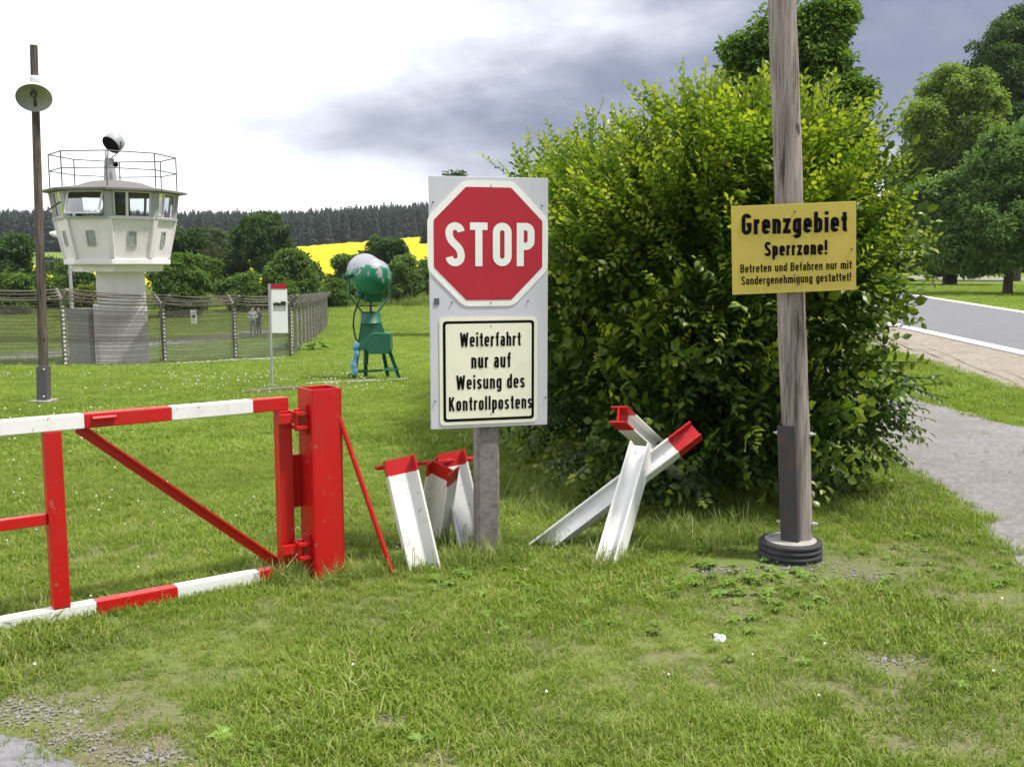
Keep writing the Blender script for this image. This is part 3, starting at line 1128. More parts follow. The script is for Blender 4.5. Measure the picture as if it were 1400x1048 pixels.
def ribbon(pts, t, closed):
    n = len(pts)
    P_ = []
    for q in pts:
        if not P_ or math.hypot(q[0] - P_[-1][0], q[1] - P_[-1][1]) > 1e-5:
            P_.append(q)
    if closed and math.hypot(P_[0][0] - P_[-1][0], P_[0][1] - P_[-1][1]) < 1e-4:
        P_.pop()
    n = len(P_)
    L_, R_ = [], []
    for i in range(n):
        a = Vector(P_[i - 1]) if (i or closed) else None
        q = Vector(P_[i])
        d = Vector(P_[(i + 1) % n]) if (i < n - 1 or closed) else None
        t0 = (q - a).normalized() if a is not None else (d - q).normalized()
        t1 = (d - q).normalized() if d is not None else t0
        n0, n1_ = Vector((-t0.y, t0.x)), Vector((-t1.y, t1.x))
        mm = (n0 + n1_)
        mm = mm.normalized() if mm.length > 1e-6 else n0
        s_ = min(1 / max(mm.dot(n0), .3), 2.2)
        L_.append(q + mm * (t / 2 * s_))
        R_.append(q - mm * (t / 2 * s_))
    fs = [(i, (i + 1) % n, n + (i + 1) % n, n + i) for i in range(n if closed else n - 1)]
    return L_ + R_, fs


def letters(mb, text, origin, ex, ey, width, height, stroke, gap=.17, space=.30, nrm=None, depth=0.0012):
    """lay a line of text on a plane: `origin` is its lower left corner, fitted to `width`"""
    ex, ey = Vector(ex).normalized(), Vector(ey).normalized()
    nrm = ex.cross(ey).normalized()
    def layout(ws):
        x, items = 0, []
        for ch in text:
            if ch == ' ':
                x += space * ws
                continue
            w, S = glyph(ch, stroke, ws=ws)
            items.append((x, S))
            x += w + gap * max(ws, .7)
        return x - gap * max(ws, .7), items
    lo, hi = .35, 2.2
    for _ in range(30):
        mid = (lo + hi) / 2
        if layout(mid)[0] * height > width:
            hi = mid
        else:
            lo = mid
    x, items = layout(lo)
    sx = width / x
    lv = 0
    for x0, S in items:
        for pts, cl in S:
            vs, fs = ribbon(pts, stroke, cl)
            dz = depth + (lv % 4) * 0.0003
            lv += 1
            mb.add([Vector(origin) + ex * ((q.x + x0) * sx) + ey * (q.y * height) + nrm * dz for q in vs], fs)



def proj(q):
    q = Vector(q) - Vector((0, 0, EYE))
    c, s_ = math.cos(PITCH), math.sin(PITCH)
    dz = q.y * c - q.z * s_
    return PW / 2 + FPX * q.x / dz, PH / 2 - FPX * (q.y * s_ + q.z * c) / dz


def plane_hit(px, py, o_, n_):
    d = ray(px, py)
    c0 = Vector((0, 0, EYE))
    return c0 + d * ((Vector(o_) - c0).dot(n_) / d.dot(n_))


UP = Vector((0, 0, 1))

# ------------------------------------------------------------------ striped barrier gate and its post
GE = Vector((-0.808, -0.589, 0)).normalized()          # along the gate, away from the hinge
GN_ = Vector((GE.y, -GE.x, 0))                         # across the gate
if GN_.y > 0:
    GN_ = -GN_                                         # towards the viewer
S0 = P(389, 560, 5.0)
ztop, zbot = P(391, 542, 5.0).z, P(388, 787, 5.0).z
H0 = Vector((S0.x, S0.y, 0))
rh = 0.032


def along(px, z):
    lo, hi = -0.3, 3.0
    for _ in range(50):
        mid = (lo + hi) / 2
        q = H0 + GE * mid
        if proj((q.x, q.y, z))[0] > px:
            lo = mid
        else:
            hi = mid
    return lo


gate = thing('barrier_gate', 'red and white striped steel barrier gate with diagonal brace', 'gate', (H0.x, H0.y, gz(H0.x, H0.y)))


def rail(z, cuts, t_end):
    mb = MB()
    ts = [along(391, z)] + [along(q, z) for q in cuts] + [t_end]
    for i in range(len(ts) - 1):
        c = H0 + GE * ((ts[i] + ts[i + 1]) / 2)
        mb.obox((c.x, c.y, z), (GE, GN_, UP), ((ts[i + 1] - ts[i]) / 2, rh, rh), i % 2)
    return mb


T_END = 3.4
build('top_rail', rail(ztop - rh, [343, 232, 113, -60, -200], T_END), [M['red'], M['white']], gate, bevel=0.004)
build('bottom_rail', rail(zbot + rh, [352, 240, 130, -40, -200], T_END), [M['red'], M['white']], gate, bevel=0.004)
mb = MB()
tst = along(383, ztop)
c = H0 + GE * along(388, .6)
mb.obox((c.x, c.y, (ztop + zbot) / 2), (GE, GN_, UP), (0.036, 0.034, (ztop - zbot) / 2 - 2 * rh - .001))
build('hinge_stile', mb, M['red'], gate, bevel=0.004)
mb = MB()
tu = along(76, .5)
c = H0 + GE * tu
mb.obox((c.x, c.y, (ztop + zbot) / 2), (GE, GN_, UP), (0.036, 0.034, (ztop - zbot) / 2 - 2 * rh - .001))
build('upright', mb, M['red'], gate, bevel=0.004)
mb = MB()
zm = P(60, 707, (H0 + GE * tu).y).z
c0, c1 = H0 + GE * (tu + .037), H0 + GE * T_END
mb.obox(((c0.x + c1.x) / 2, (c0.y + c1.y) / 2, zm), (GE, GN_, UP), ((c1 - c0).length / 2, .02, .024))
build('middle_rail', mb, M['red'], gate, bevel=0.003)
mb = MB()
a = H0 + GE * along(108, .85) + UP * (ztop - 2 * rh - .0)
b = H0 + GE * along(381, .1) + UP * (zbot + 2 * rh + .01)
L_ = [(-.024, -.024), (.024, -.024), (.024, -.016), (-.016, -.016), (-.016, .024), (-.024, .024)]
mb.extrude(L_, a, b, GN_)
build('diagonal_brace', mb, M['red'], gate)
mb = MB()
q = H0 + GE * along(140, .85) + GN_ * (rh + .012) + UP * (ztop - rh + .01)
mb.tube([q + GE * .05, q - GE * .05], .011, 8)
build('grip', mb, M['red'], gate)
mb = MB()
e0, e1 = along(400, .4), along(424, .4)
c = H0 + GE * ((e0 + e1) / 2) - GN_ * .012
z0, z1 = P(408, 694, 5.02).z, P(408, 622, 5.02).z
mb.obox((c.x, c.y, (z0 + z1) / 2), (GE, GN_, UP), (abs(e1 - e0) / 2 + .02, .006, (z1 - z0) / 2))
build('stop_plate', mb, M['red'], gate, bevel=0.002)

PS = 0.165
C0 = P(428, 640, 4.93)
pa, pb = -GE, -GN_
pc = Vector((C0.x, C0.y, 0)) + pa * PS / 2 + pb * PS / 2
pz0 = gz(pc.x, pc.y)
pz1 = P(428, 533, 4.93).z
post = thing('gate_post', 'thick square red steel gate post with open top and hinges', 'gate post', (pc.x, pc.y, pz0))
mb = MB()
w = .008
for sg in (-1, 1):
    mb.obox(pc + pa * (sg * (PS / 2 - w / 2)) + UP * ((pz0 - .2 + pz1) / 2), (pa, pb, UP), (w / 2, PS / 2, (pz1 - pz0 + .2) / 2))
    mb.obox(pc + pb * (sg * (PS / 2 - w / 2)) + UP * ((pz0 - .2 + pz1) / 2), (pa, pb, UP), (PS / 2 - w, w / 2, (pz1 - pz0 + .2) / 2 - .0005))
build('post_tube', mb, M['red'], post, bevel=0.002)
for py in (572, 748):
    mb = MB()
    fc = pc - pa * (PS / 2)                       # face towards the gate
    z = P(415, py, 5.0).z
    mb.obox(fc - pa * .035 + GN_ * .01 + UP * (z - .035), (pa, pb, UP), (.034, .05, .009))
    mb.obox(fc - pa * .035 + GN_ * .01 + UP * (z + .035), (pa, pb, UP), (.034, .045, .009))
    mb.obox(fc - pa * .006 + GN_ * .01 + UP * (z), (pa, pb, UP), (.006, .03, .075))
    mb.tube([fc - pa * .045 + GN_ * .01 + UP * (z - .055), fc - pa * .045 + GN_ * .01 + UP * (z + .055)], .017, 10)
    build('hinge', mb, M['red'], post, bevel=0.002)
    mb = MB()
    mb.obox(fc - pa * .085 + GN_ * .0 + UP * (z + .008), (pa, pb, UP), (.05, .014, .024))
    build('hinge_arm', mb, M['red'], gate, bevel=0.002)
mb = MB()
a, b = P(463, 568, 5.03), ground(538, 788)
mb.tube([a + (a - b).normalized() * .02, b + (b - a).normalized() * .08], .0125, 10)
build('stay_rod', mb, M['red'], post)

# ------------------------------------------------------------------ stop sign on its concrete post
A, B = P(588, 413, 5.30), P(749, 411, 5.47)
SX = Vector((B.x - A.x, B.y - A.y, 0)).normalized()
SN = SX.cross(UP).normalized()                      # faces the viewer
pm = (A + B) / 2
sp_base = ground(664, 768)


def SP(px, py, lift=0.0):
    return plane_hit(px, py, A + SN * lift, SN)


sign = thing('stop_sign', 'red octagonal stop sign and German notice plate on a concrete post', 'sign', sp_base)
mb = MB()
psx = pm - SN * 0.085 + SX * (-.002)
ztp, zbp = SP(588, 240).z, SP(589, 587).z
cp = .062
prf = [(-cp, -cp + .012), (-cp + .012, -cp), (cp - .012, -cp), (cp, -cp + .012), (cp, cp - .012), (cp - .012, cp), (-cp + .012, cp), (-cp, cp - .012)]
mb.extrude(prf, (psx.x, psx.y, sp_base.z - .3), (psx.x, psx.y, ztp - .05), SN)
build('post', mb, M['concrete'], sign)
mb = MB()
hw = (Vector((B.x, B.y)) - Vector((A.x, A.y))).length / 2
cc = Vector((pm.x, pm.y, (ztp + zbp) / 2))
mb.obox(cc - SN * .0095, (SX, SN, UP), (hw, .009, (ztp - zbp) / 2))
backing = build('backing_board', mb, M['plate'], sign, bevel=0.002)
oc = SP(668, 333.5)
ro = (SP(668, 248).z - SP(668, 419).z) / 2


def octa(rf, lift, corner=0.02):
    pts = []
    rv = rf / math.cos(math.pi / 8)
    vs = [Vector((math.cos(math.pi / 8 + i * math.pi / 4), math.sin(math.pi / 8 + i * math.pi / 4))) * rv for i in range(8)]
    for i in range(8):
        p0, q, p1 = vs[i - 1], vs[i], vs[(i + 1) % 8]
        a_, b_ = q + (p0 - q).normalized() * corner, q + (p1 - q).normalized() * corner
        for f in (0, .33, .67, 1):
            m_ = a_ * (1 - f) ** 2 + q * 2 * f * (1 - f) + b_ * f * f
            pts.append(oc + SX * m_.x + UP * m_.y + SN * lift)
    return pts


mb = MB()
mb.poly(octa(ro, .0035, .03), .003, SN)
octp = build('octagon_plate', mb, M['sign_white'], sign)
mb = MB()
mb.poly(octa(ro * .90, .0050, .008), .001, SN)
build('red_field', mb, M['sign_red'], octp)
mb = MB()
a = SP(609, 364)
wd = (SP(730.3, 364) - SP(609, 364)).length
letters(mb, 'STOP', Vector((a.x, a.y, oc.z - .117)), SX, UP, wd, SP(668, 304.3).z - SP(668, 363.8).z, .17, .14, depth=.0062)
build('lettering', mb, M['sign_white'], octp)


def rrect(x0, y0, x1, y1, r_, lift):
    pts = []
    for cx, cy, a0 in ((x1 - r_, y1 - r_, 0), (x0 + r_, y1 - r_, 90), (x0 + r_, y0 + r_, 180), (x1 - r_, y0 + r_, 270)):
        for i in range(6):
            an = R(a0 + 18 * i)
            pts.append(nc + SX * (cx + r_ * math.cos(an)) + UP * (cy + r_ * math.sin(an)) + SN * lift)
    return pts


nc = SP(668.5, 506.5)
nw = (SP(735, 506) - SP(602, 506)).length / 2
nh = (SP(668, 434).z - SP(668, 579).z) / 2
mb = MB()
mb.poly(rrect(-nw, -nh, nw, nh, .022, .0035), .003, SN)
note = build('notice_plate', mb, M['sign_cream'], sign)
mb = MB()
mb.poly(rrect(-nw + .018, -nh + .018, nw - .018, nh - .018, .018, .0046), .0008, SN)
build('border_line', mb, M['black'], note)
mb = MB()
mb.poly(rrect(-nw + .033, -nh + .033, nw - .033, nh - .033, .010, .0056), .0008, SN)
build('text_field', mb, M['sign_cream'], note)
for txt, xa, xb, yt, yb in (('Weiterfahrt', 628.7, 711.5, 453.7, 473), ('nur auf', 644, 697.8, 481.8, 502.3),
                            ('Weisung des', 623.6, 717, 511.5, 530.8), ('Kontrollpostens', 613.5, 727, 540.5, 559.6)):
    mb = MB()
    a, b = SP(xa, yb), SP(xb, yb)
    zc = SP((xa + xb) / 2, yb).z
    letters(mb, txt, Vector((a.x, a.y, zc)), SX, UP, (Vector((b.x, b.y)) - Vector((a.x, a.y))).length, SP(668, yt).z - SP(668, yb).z, .150, .13, .34, depth=.0068)
    build('lettering', mb, M['black'], note)
for px, py in ((592, 276), (741, 281), (618, 413), (722, 411), (671, 254), (671, 413.5), (671, 445.5), (671, 565), (595, 548), (746, 543)):
    mb = MB()
    q = SP(px, py)
    mb.lathe([(.0005, .0085), (.0035, .008), (.0045, .001), (.0045, -.004)], q, SN, 8)
    build('screw', mb, M['steel_dark'], sign)
mb = MB()
mb.obox(SP(597, 412) + SN * .002, (SX, SN, UP), (.013, .002, .017))
build('sticker', mb, M['steel_dark'], sign)

# ------------------------------------------------------------------ wooden pole on a tyre foot, with the yellow notice
TB = ground(1080, 763)
PT, PB = P(1070, 0, TB.y + .02), P(1092, 745, TB.y + .02)
pdir = (PT - PB).normalized()
pole = thing('wooden_pole', 'weathered grey wooden pole bolted to a concrete filled tyre foot', 'pole', TB)
pts, rad = [], []
for i in range(40):
    q = PB - pdir * .04 + pdir * (i / 39 * 5.2)
    pts.append(q + Vector((math.sin(i * .5) * .003, math.cos(i * .37) * .003, 0)))
    rad.append(.0745 - .006 * i / 39 + .0012 * math.sin(i * 1.7))
mb = MB()
mb.tube(pts, rad, 28)
build('shaft', mb, M['wood'], pole)
tr_ = .168
prf = [(.02, .110), (.13, .112), (.140, .106)]
build('foot_concrete', MB().lathe([(.001, .112), (.135, .112), (.140, .108)], (TB.x, TB.y, TB.z - .005), UP, 40), M['slab'], pole)
prf = [(.138, .110), (.150, .112), (.163, .104), (.169, .094), (.166, .086), (.158, .081), (.158, .078), (.168, .073), (.171, .064), (.168, .056),
       (.159, .051), (.159, .048), (.170, .043), (.173, .034), (.170, .026), (.160, .020), (.160, .017), (.171, .012), (.172, -.02)]
build('tyre', MB().lathe(prf, (TB.x, TB.y, TB.z - .005), UP, 48), M['rubber'], pole)
vn = Vector((-TB.x, -TB.y, 0)).normalized()               # towards the viewer
vr = Vector((-vn.y, vn.x, 0))
if vr.x < 0:
    vr = -vr
cl0 = PB + vn * .060 - vr * .037
cl1 = PB + pdir * ((P(1080, 579, TB.y).z - PB.z)) + vn * .060 - vr * .037
mb = MB()
ch = [(-.048, .034), (-.048, -.030), (-.041, -.030), (-.041, .027), (.041, .027), (.041, -.030), (.048, -.030), (.048, .034)]
mb.extrude(ch, cl0, cl1, vn + vr * -.30)
build('steel_channel', mb, M['rust'], pole)
for py in (592, 714):
    for sg, dx in ((-1, -.093), (1, .083)):
        q = PB + pdir * (P(1080, py, TB.y).z - PB.z) + vr * dx + vn * .02
        mb = MB()
        mb.tube([q - vr * .02, q + vr * .02], .007, 6)
        mb.tube([q - vr * .006, q + vr * .006], .013, 6)
        build('bolt', mb, M['bolt'], pole)

YY_ = TB.y - .085
yo = P(1087, 339, YY_)
YN = Vector((0, -1, 0))


def YP(px, py):
    return plane_hit(px, py, yo, YN)


ybl, ybr, ytl = YP(1003, 403), YP(1172, 396), YP(1000, 282)
EX = (ybr - ybl).normalized()
EY = YN.cross(EX)
if EY.z < 0:
    EY = -EY
yw, yh = (ybr - ybl).length, (ytl - ybl).length
yn = thing('notice_board', 'yellow metal notice board with black German text on the wooden pole', 'sign', ybl)
mb = MB()
yc = (YP(1000, 282) + YP(1168, 275) + ybl + ybr) / 4
mb.obox(yc + Vector((0, .005, 0)), (EX, YN, EY), (yw / 2, .004, yh / 2))
build('panel', mb, M['yellow'], yn, bevel=.0015)
for txt, x0, y0, x1, y1, hp, st, gp in (('Grenzgebiet', 1013.8, 321.0, 1157.7, 316.6, 28.0, .19, .11), ('Sperrzone!', 1045.2, 350.4, 1130.8, 347.6, 19.4, .19, .11),
                                        ('Betreten und Befahren nur mit', 1012.1, 373.0, 1164.2, 367.2, 11.4, .155, .12),
                                        ('Sondergenehmigung gestattet!', 1013.5, 389.6, 1163.4, 383.8, 11.4, .155, .12)):
    a, b = YP(x0, y0), YP(x1, y1)
    mb = MB()
    ex = (b - a).normalized()
    ey = ex.cross(YN)
    if ey.z < 0:
        ey = -ey
    letters(mb, txt, a + YN * .001, ex, ey, (b - a).length, hp * YY_ / FPX, st, gp, .34)
    build('lettering', mb, M['black'], yn)
for px, py in ((1086.5, 289), (1090.5, 388), (1164.5, 340)):
    mb = MB()
    mb.lathe([(.0005, .006), (.004, .005), (.0055, .0), (.0055, -.004)], YP(px, py), YN, 8)
    build('screw', mb, M['steel_dark'], yn)

# ------------------------------------------------------------------ tank obstacles of steel beams


def hbeam(w_, d_, t_):
    x, y = w_ / 2, d_ / 2
    h = t_ / 2
    return [(-x, -y), (-x + t_, -y), (-x + t_, -h), (x - t_, -h), (x - t_, -y), (x, -y), (x, y), (x - t_, y), (x - t_, h), (-x + t_, h), (-x + t_, y), (-x, y)]


def beam(par, A_, B_, up, w_=.12, d_=.12, t_=.011, red=.11):
    mb = MB()
    A_, B_ = Vector(A_), Vector(B_)
    mb.extrude(hbeam(w_, d_, t_), A_, B_, up, 0, 1, red)
    return build('beam', mb, [M['white'], M['red']], par, bevel=.0015)


b0 = ground(600, 760)
tk = thing('tank_obstacle', 'three leaning white steel beams with red tops and a cross rod', 'tank obstacle', b0)
a0 = ground(579, 776)
a1 = P(545, 626, 5.28)
beam(tk, a0 - (a1 - a0) * .25, a1, Vector((.25, -1, .35)), .165, .10, .010, .085)
a0, a1 = ground(592, 738), P(606, 636, 5.46)
beam(tk, a0 - (a1 - a0) * .25, a1, Vector((-.42, -1, .2)), .15, .10, .010, .085)
a0, a1 = ground(646, 748), P(616, 618, 5.75)
beam(tk, a0 - (a1 - a0) * .25, a1, Vector((.25, -1, .35)), .155, .10, .010, .085)
mb = MB()
a, b = P(514, 639.5, 5.36), P(652, 626, 5.86)
mb.tube([a, b], .0125, 10)
build('cross_rod', mb, M['red'], tk)

b0 = ground(830, 768)
hh = thing('tank_obstacle', 'crossed white steel beams with red ends half inside the big bush', 'tank obstacle', b0)
a0, a1 = ground(832, 770), P(878, 610, 5.62)
beam(hh, a0 - (a1 - a0) * .2, a1, Vector((-.55, -1, .2)), .115, .115, .011, .0001)
a0, a1 = ground(742, 748), P(952, 588, 5.62)
beam(hh, a0 - (a1 - a0) * .06, a1, Vector((.25, -.7, .75)), .105, .105, .011, .16)
a0, a1 = ground(962, 672), P(845, 566, 5.66)
beam(hh, a0 - (a1 - a0) * .1, a1, Vector((-.1, -1, .5)), .10, .10, .010, .14)

# ------------------------------------------------------------------ searchlight on its stand
SLY = 17.5
px1 = SLY / FPX
sb = ground(514, 518)
SLY = sb.y
px1 = SLY / FPX
slt = thing('searchlight', 'green searchlight with peeling drum on a splayed four leg stand', 'searchlight', sb)


def SL(px, py, dy=0.0):
    return P(px, py, SLY + dy)


for pa_, pb_, dy in (((496, 442), (483, 521), -.25), ((519, 442), (547, 516), -.15), ((500, 445), (500, 517), .35), ((517, 445), (531, 512), .40)):
    a, b = SL(*pa_, dy * .3), SL(*pb_, dy)
    b.z = gz(b.x, b.y) - .02
    mb = MB()
    mb.extrude([(-.03, -.03), (.03, -.03), (.03, -.02), (-.02, -.02), (-.02, .03), (-.03, .03)], a, b, Vector((.3, -1, 0)))
    build('leg', mb, M['green'], slt)
mb = MB()
for (p0, p1) in (((486, 508, -.22), (544, 505, -.13)), ((486, 508, -.22), (500, 506, .32)), ((544, 505, -.13), (529, 503, .36))):
    mb.tube([SL(*p0), SL(*p1)], .022, 6)
build('leg_brace', mb, M['green'], slt)
mb = MB()
t0 = [SL(495, 441, -.14), SL(521, 441, -.14), SL(521, 441, .16), SL(495, 441, .16)]
t1 = [SL(490, 479, -.2), SL(534, 477, -.17), SL(530, 477, .25), SL(495, 479, .25)]
mb.add(t0 + t1, [(0, 1, 2, 3), (7, 6, 5, 4), (0, 4, 5, 1), (1, 5, 6, 2), (2, 6, 7, 3), (3, 7, 4, 0)])
build('stand_housing', mb, M['green'], slt)
mb = MB()
ctr = SL(507, 441)
mb.lathe([(.001, .175), (.175, .172), (.180, .165), (.180, .01), (.20, .005), (.20, -.012), (.001, -.012)], ctr, UP, 28)
build('turntable', mb, M['green'], slt)
mb = MB()                                               # round-topped motor cover
q0 = SL(518, 480, -.36)
w2, d2 = .21, .17
outl = [(-w2, 0)] + [(-w2 + .0 + w2 * (1 - math.cos(R(90 * i / 6))) * .55, .16 + .16 * math.sin(R(90 * i / 6))) for i in range(7)] + \
       [(w2 * .95, .31), (w2, .02), (w2 - .05, -.05), (-w2 + .05, -.05)]
vs = [q0 + Vector((x, 0, z)) for x, z in outl] + [q0 + Vector((x, d2 * 2, z)) for x, z in outl]
n = len(outl)
mb.add(vs, [tuple(range(n)), tuple(range(n, 2 * n))[::-1]] + [(i, n + i, n + (i + 1) % n, (i + 1) % n) for i in range(n)])
build('motor_cover', mb, M['green'], slt, bevel=.012)
mb = MB()
mb.tube([SL(501, 478, .05), SL(500, 497, .05)], .045, 12)
build('drive_tube', mb, M['green'], slt)
dc = SL(505, 376)
dax = Vector((.42, -.86, -.20)).normalized()            # the closed, domed back faces the viewer
rd = 25.0 * px1
mb = MB()
mb.lathe([(rd * .94, -.33), (rd, -.31), (rd, .20), (rd * 1.03, .20), (rd * 1.03, .235), (rd * .985, .245), (rd * .95, .29), (rd * .82, .36), (rd * .6, .41),
          (rd * .3, .44), (.001, .45)], dc, dax, 40)
build('drum', mb, M['drum'], slt)
mb = MB()
mb.lathe([(rd * .93, -.325), (rd * .6, -.30), (.001, -.29)], dc, dax, 32)
build('lens', mb, M['glass'], slt)
mb = MB()
dside = dax.cross(UP).normalized()
if dside.x < 0:
    dside = -dside
yk = [dc + dside * (-rd - .05), dc + dside * (-rd - .05) - UP * .36, dc + dside * (-.14) - UP * .66, dc + dside * .14 - UP * .66,
      dc + dside * (rd + .05) - UP * .36, dc + dside * (rd + .05)]
for i in range(5):
    t = (yk[i + 1] - yk[i]).normalized()
    mb.obox((yk[i] + yk[i + 1]) / 2, (t, dax, t.cross(dax)), ((yk[i + 1] - yk[i]).length / 2 + .012, .03, .012))
build('yoke', mb, M['green'], slt)
for sg in (-1, 1):
    q = dc + dside * (sg * (rd + .05))
    build('pivot', MB().lathe([(.001, .05), (.05, .045), (.05, -.06), (.001, -.06)], q, dside, 14), M['green'], slt)
mb = MB()
q = dc - UP * (rd + .03) + dax * .12
mb.obox(q, (dside, dax, dside.cross(dax)), (.16, .12, .07))
mb.lathe([(.001, .07), (.06, .06), (.07, -.06)], q - dside * .22 + UP * .03, dax, 14)
build('lamp_box', mb, M['green'], slt, bevel=.01)
mb = MB()
mb.tube([ctr + UP * .17, ctr + UP * .36], .022, 8)
mb.tube([ctr + UP * .30 - dside * .25, ctr + UP * .30 + dside * .12], .012, 6)
build('tilt_spindle', mb, M['steel_dark'], slt)
cp_ = [(494, 406), (489, 415), (484, 430), (483, 446), (486, 462), (490, 468)]
mb = MB()
mb.tube([SL(a, b, -.1) for a, b in cp_], .016, 7)
build('cable', mb, M['cable'], slt)
mb = MB()
mb.tube([SL(483, 510, -.3), SL(477, 512, -.3), SL(475, 519, -.3), SL(479, 522, -.3)], .014, 6)
build('cable', mb, M['cable'], slt)
mb = MB()
bp = [(489, 468), (486, 476), (487, 486), (484, 497), (485, 508), (483, 512)]
rr_ = random.Random(4)
fine_p = []
for i in range(len(bp) - 1):
    for j in range(4):
        f = j / 4
        fine_p.append(SL(bp[i][0] * (1 - f) + bp[i + 1][0] * f + rr_.uniform(-.6, .6), bp[i][1] * (1 - f) + bp[i + 1][1] * f, -.32))
mb.tube(fine_p, [rr_.uniform(.032, .062) for _ in fine_p], 9)
wrap = tag(build('plastic_wrap', mb, M['blue'], None, fine_p[-1]), 'crumpled blue plastic wrapped round the searchlight cable', 'plastic wrap')
s0 = ground(505, 521)
mb = MB()
for i, (a, b) in enumerate(((422, 466), (468, 512), (514, 556))):
    ca, cb = ground(a, 524 - i * 2), ground(b, 523 - i * 2)
    m_ = (ca + cb) / 2
    ca.z = cb.z = m_.z
    slab = tag(build('ground_slab', MB().obox(m_ - UP * .012, ((cb - ca), Vector((0, 1, -.09)), UP), ((cb - ca).length / 2, .30, .035)), M['slab'], None, m_, bevel=.01),
               'flat grey concrete slab in the lawn by the searchlight feet', 'slab', 'slabs by the searchlight')
pk0, pk1 = ground(338, 538), ground(408, 532)
pm_ = (pk0 + pk1) / 2
tag(build('edging_board', MB().obox(pm_ + UP * .0, (pk1 - pk0, Vector((0, 1, 0)), UP), ((pk1 - pk0).length / 2, .10, .05)), M['plank'], None, pm_, bevel=.008),
    'weathered grey edging board lying in the lawn behind the gate post', 'board')

# ------------------------------------------------------------------ information panel
ib = ground(372, 530)
inf = thing('information_panel', 'slim white information panel with red header on a grey steel post', 'information panel', ib)
iy = ib.y


def IP(px, py):
    t = (px - 371) / 23
    return P(px, py, iy + .10 * t)


mb = MB()
mb.tube([ib - UP * .1, P(368, 388, iy)], .022, 10)
build('post', mb, M['steel'], inf)
n_ = (IP(394, 400) - IP(371, 400)).cross(UP).normalized()
for nm, x0, y0, x1, y1, mt, lift in (('header', 370.5, 388, 391.5, 394.5, 'board_red', .006), ('panel', 371, 394.7, 394, 455, 'board_white', .0)):
    mb = MB()
    q = [IP(x0, y1), IP(x1, y1 - 0), IP(x1 - (1.5 if nm == 'panel' else 0), y0), IP(x0, y0)]
    mb.poly([v_ + n_ * lift for v_ in q], .02, n_)
    pn = build(nm, mb, M[mt], inf)
mb = MB()
mb.poly([v_ + n_ * .002 for v_ in (IP(373.5, 425), IP(391, 425), IP(391, 408.5), IP(373.5, 408.5))], .0015, n_)
m = mat('printed_photo', (0.5, 0.5, 0.5), 0.5)
k = NT(m)
sz = k.n('ShaderNodeSeparateXYZ')
k.l(k.coords('Object'), sz.inputs[0])
zz0 = IP(380, 425).z - ib.z
zz1 = IP(380, 408.5).z - ib.z
mr = k.n('ShaderNodeMapRange')
mr.inputs['From Min'].default_value = zz0
mr.inputs['From Max'].default_value = zz1
k.l(k.mul(sz.outputs[2], k.mul(k.mul(k.noise(k.coords('Object'), 16, 4), .5, 'SUBTRACT'), .11), 'ADD'), mr.inputs['Value'])
k.col(k.ramp(mr.outputs[0], [(0.0, (0.45, 0.45, 0.46)), (0.40, (0.30, 0.30, 0.30)), (0.47, (0.03, 0.03, 0.03)), (0.70, (0.03, 0.03, 0.03)), (0.78, (0.75, 0.75, 0.77))]))
build('printed_picture', mb, m, inf)

# ------------------------------------------------------------------ lamp on the wooden post
lb = ground(60, 551)
ly = lb.y
lamp = thing('lamp_post', 'tall thin dark wooden lamp post with round white enamel lamp', 'lamp post', lb)
p_top, p_bot = P(46, 62, ly), P(59.5, 500, ly)
mb = MB()
mb.tube([p_bot - (p_top - p_bot).normalized() * .3, p_bot, (p_top + p_bot) / 2, p_top], [.062, .060, .052, .046], 14)
build('shaft', mb, M['wood_dark'], lamp)
sl_b, sl_t = lb.copy(), P(59.5, 500, ly)
mb = MB()
u0 = (sl_t - sl_b).normalized()
mb.obox((sl_b + sl_t) / 2, (Vector((1, 0, 0)), Vector((0, 1, 0)), u0), (.066, .066, (sl_t - sl_b).length / 2))
build('steel_sleeve', mb, M['steel_dark'], lamp, bevel=.006)
build('foot_plate', MB().box((lb.x, lb.y, lb.z + .02), (.13, .13, .025)), M['slab'], lamp, bevel=.006)
for py in (505, 542):
    mb = MB()
    q = P(60, py, ly - .068)
    mb.lathe([(.0005, .012), (.013, .010), (.014, -.01)], q, Vector((0, -1, 0)), 8)
    build('bolt', mb, M['bolt'], lamp)
lc = P(46.5, 134, ly - .20)
lax = (Vector((-lc.x, -lc.y, 0)).normalized() * math.cos(R(46)) - UP * math.sin(R(46))).normalized()
rl = 22.3 * ly / FPX
mb = MB()
mb.lathe([(rl, .0), (rl * .97, -.03), (rl * .82, -.085), (rl * .55, -.14), (rl * .30, -.17), (rl * .28, -.2), (.001, -.2)], lc, lax, 32)
sh_ = build('lamp_shade', mb, M['lamp_white'], lamp)
mb = MB()
mb.lathe([(rl * .985, .0), (rl * .95, -.026), (rl * .80, -.078), (rl * .53, -.130), (.001, -.150)], lc, lax, 32)
build('reflector', mb, M['lamp_in'], sh_)
mb = MB()
mb.lathe([(.001, .02), (.025, .012), (.040, -.015), (.042, -.045), (.028, -.085), (.02, -.14)], lc - lax * .035, lax, 14)
build('bulb', mb, M['glass'], sh_)
mb = MB()
q0, q1 = P(47, 104, ly - .06), P(47, 119, ly - .06)
mb.lathe([(.001, .0), (.055, -.0), (.058, -.02), (.058, -.15), (.001, -.15)], q0, UP, 16)
build('lamp_neck', mb, M['lamp_white'], lamp)
cb_ = [(55, 107), (70, 112), (95, 120), (120, 123.5), (140, 124), (165, 121), (190, 115), (216, 106)]
mb = MB()
mb.tube([P(a, b, ly + .5 * i) for i, (a, b) in enumerate(cb_)], .0022, 5)
build('overhead_wire', mb, M['wire'], lamp)

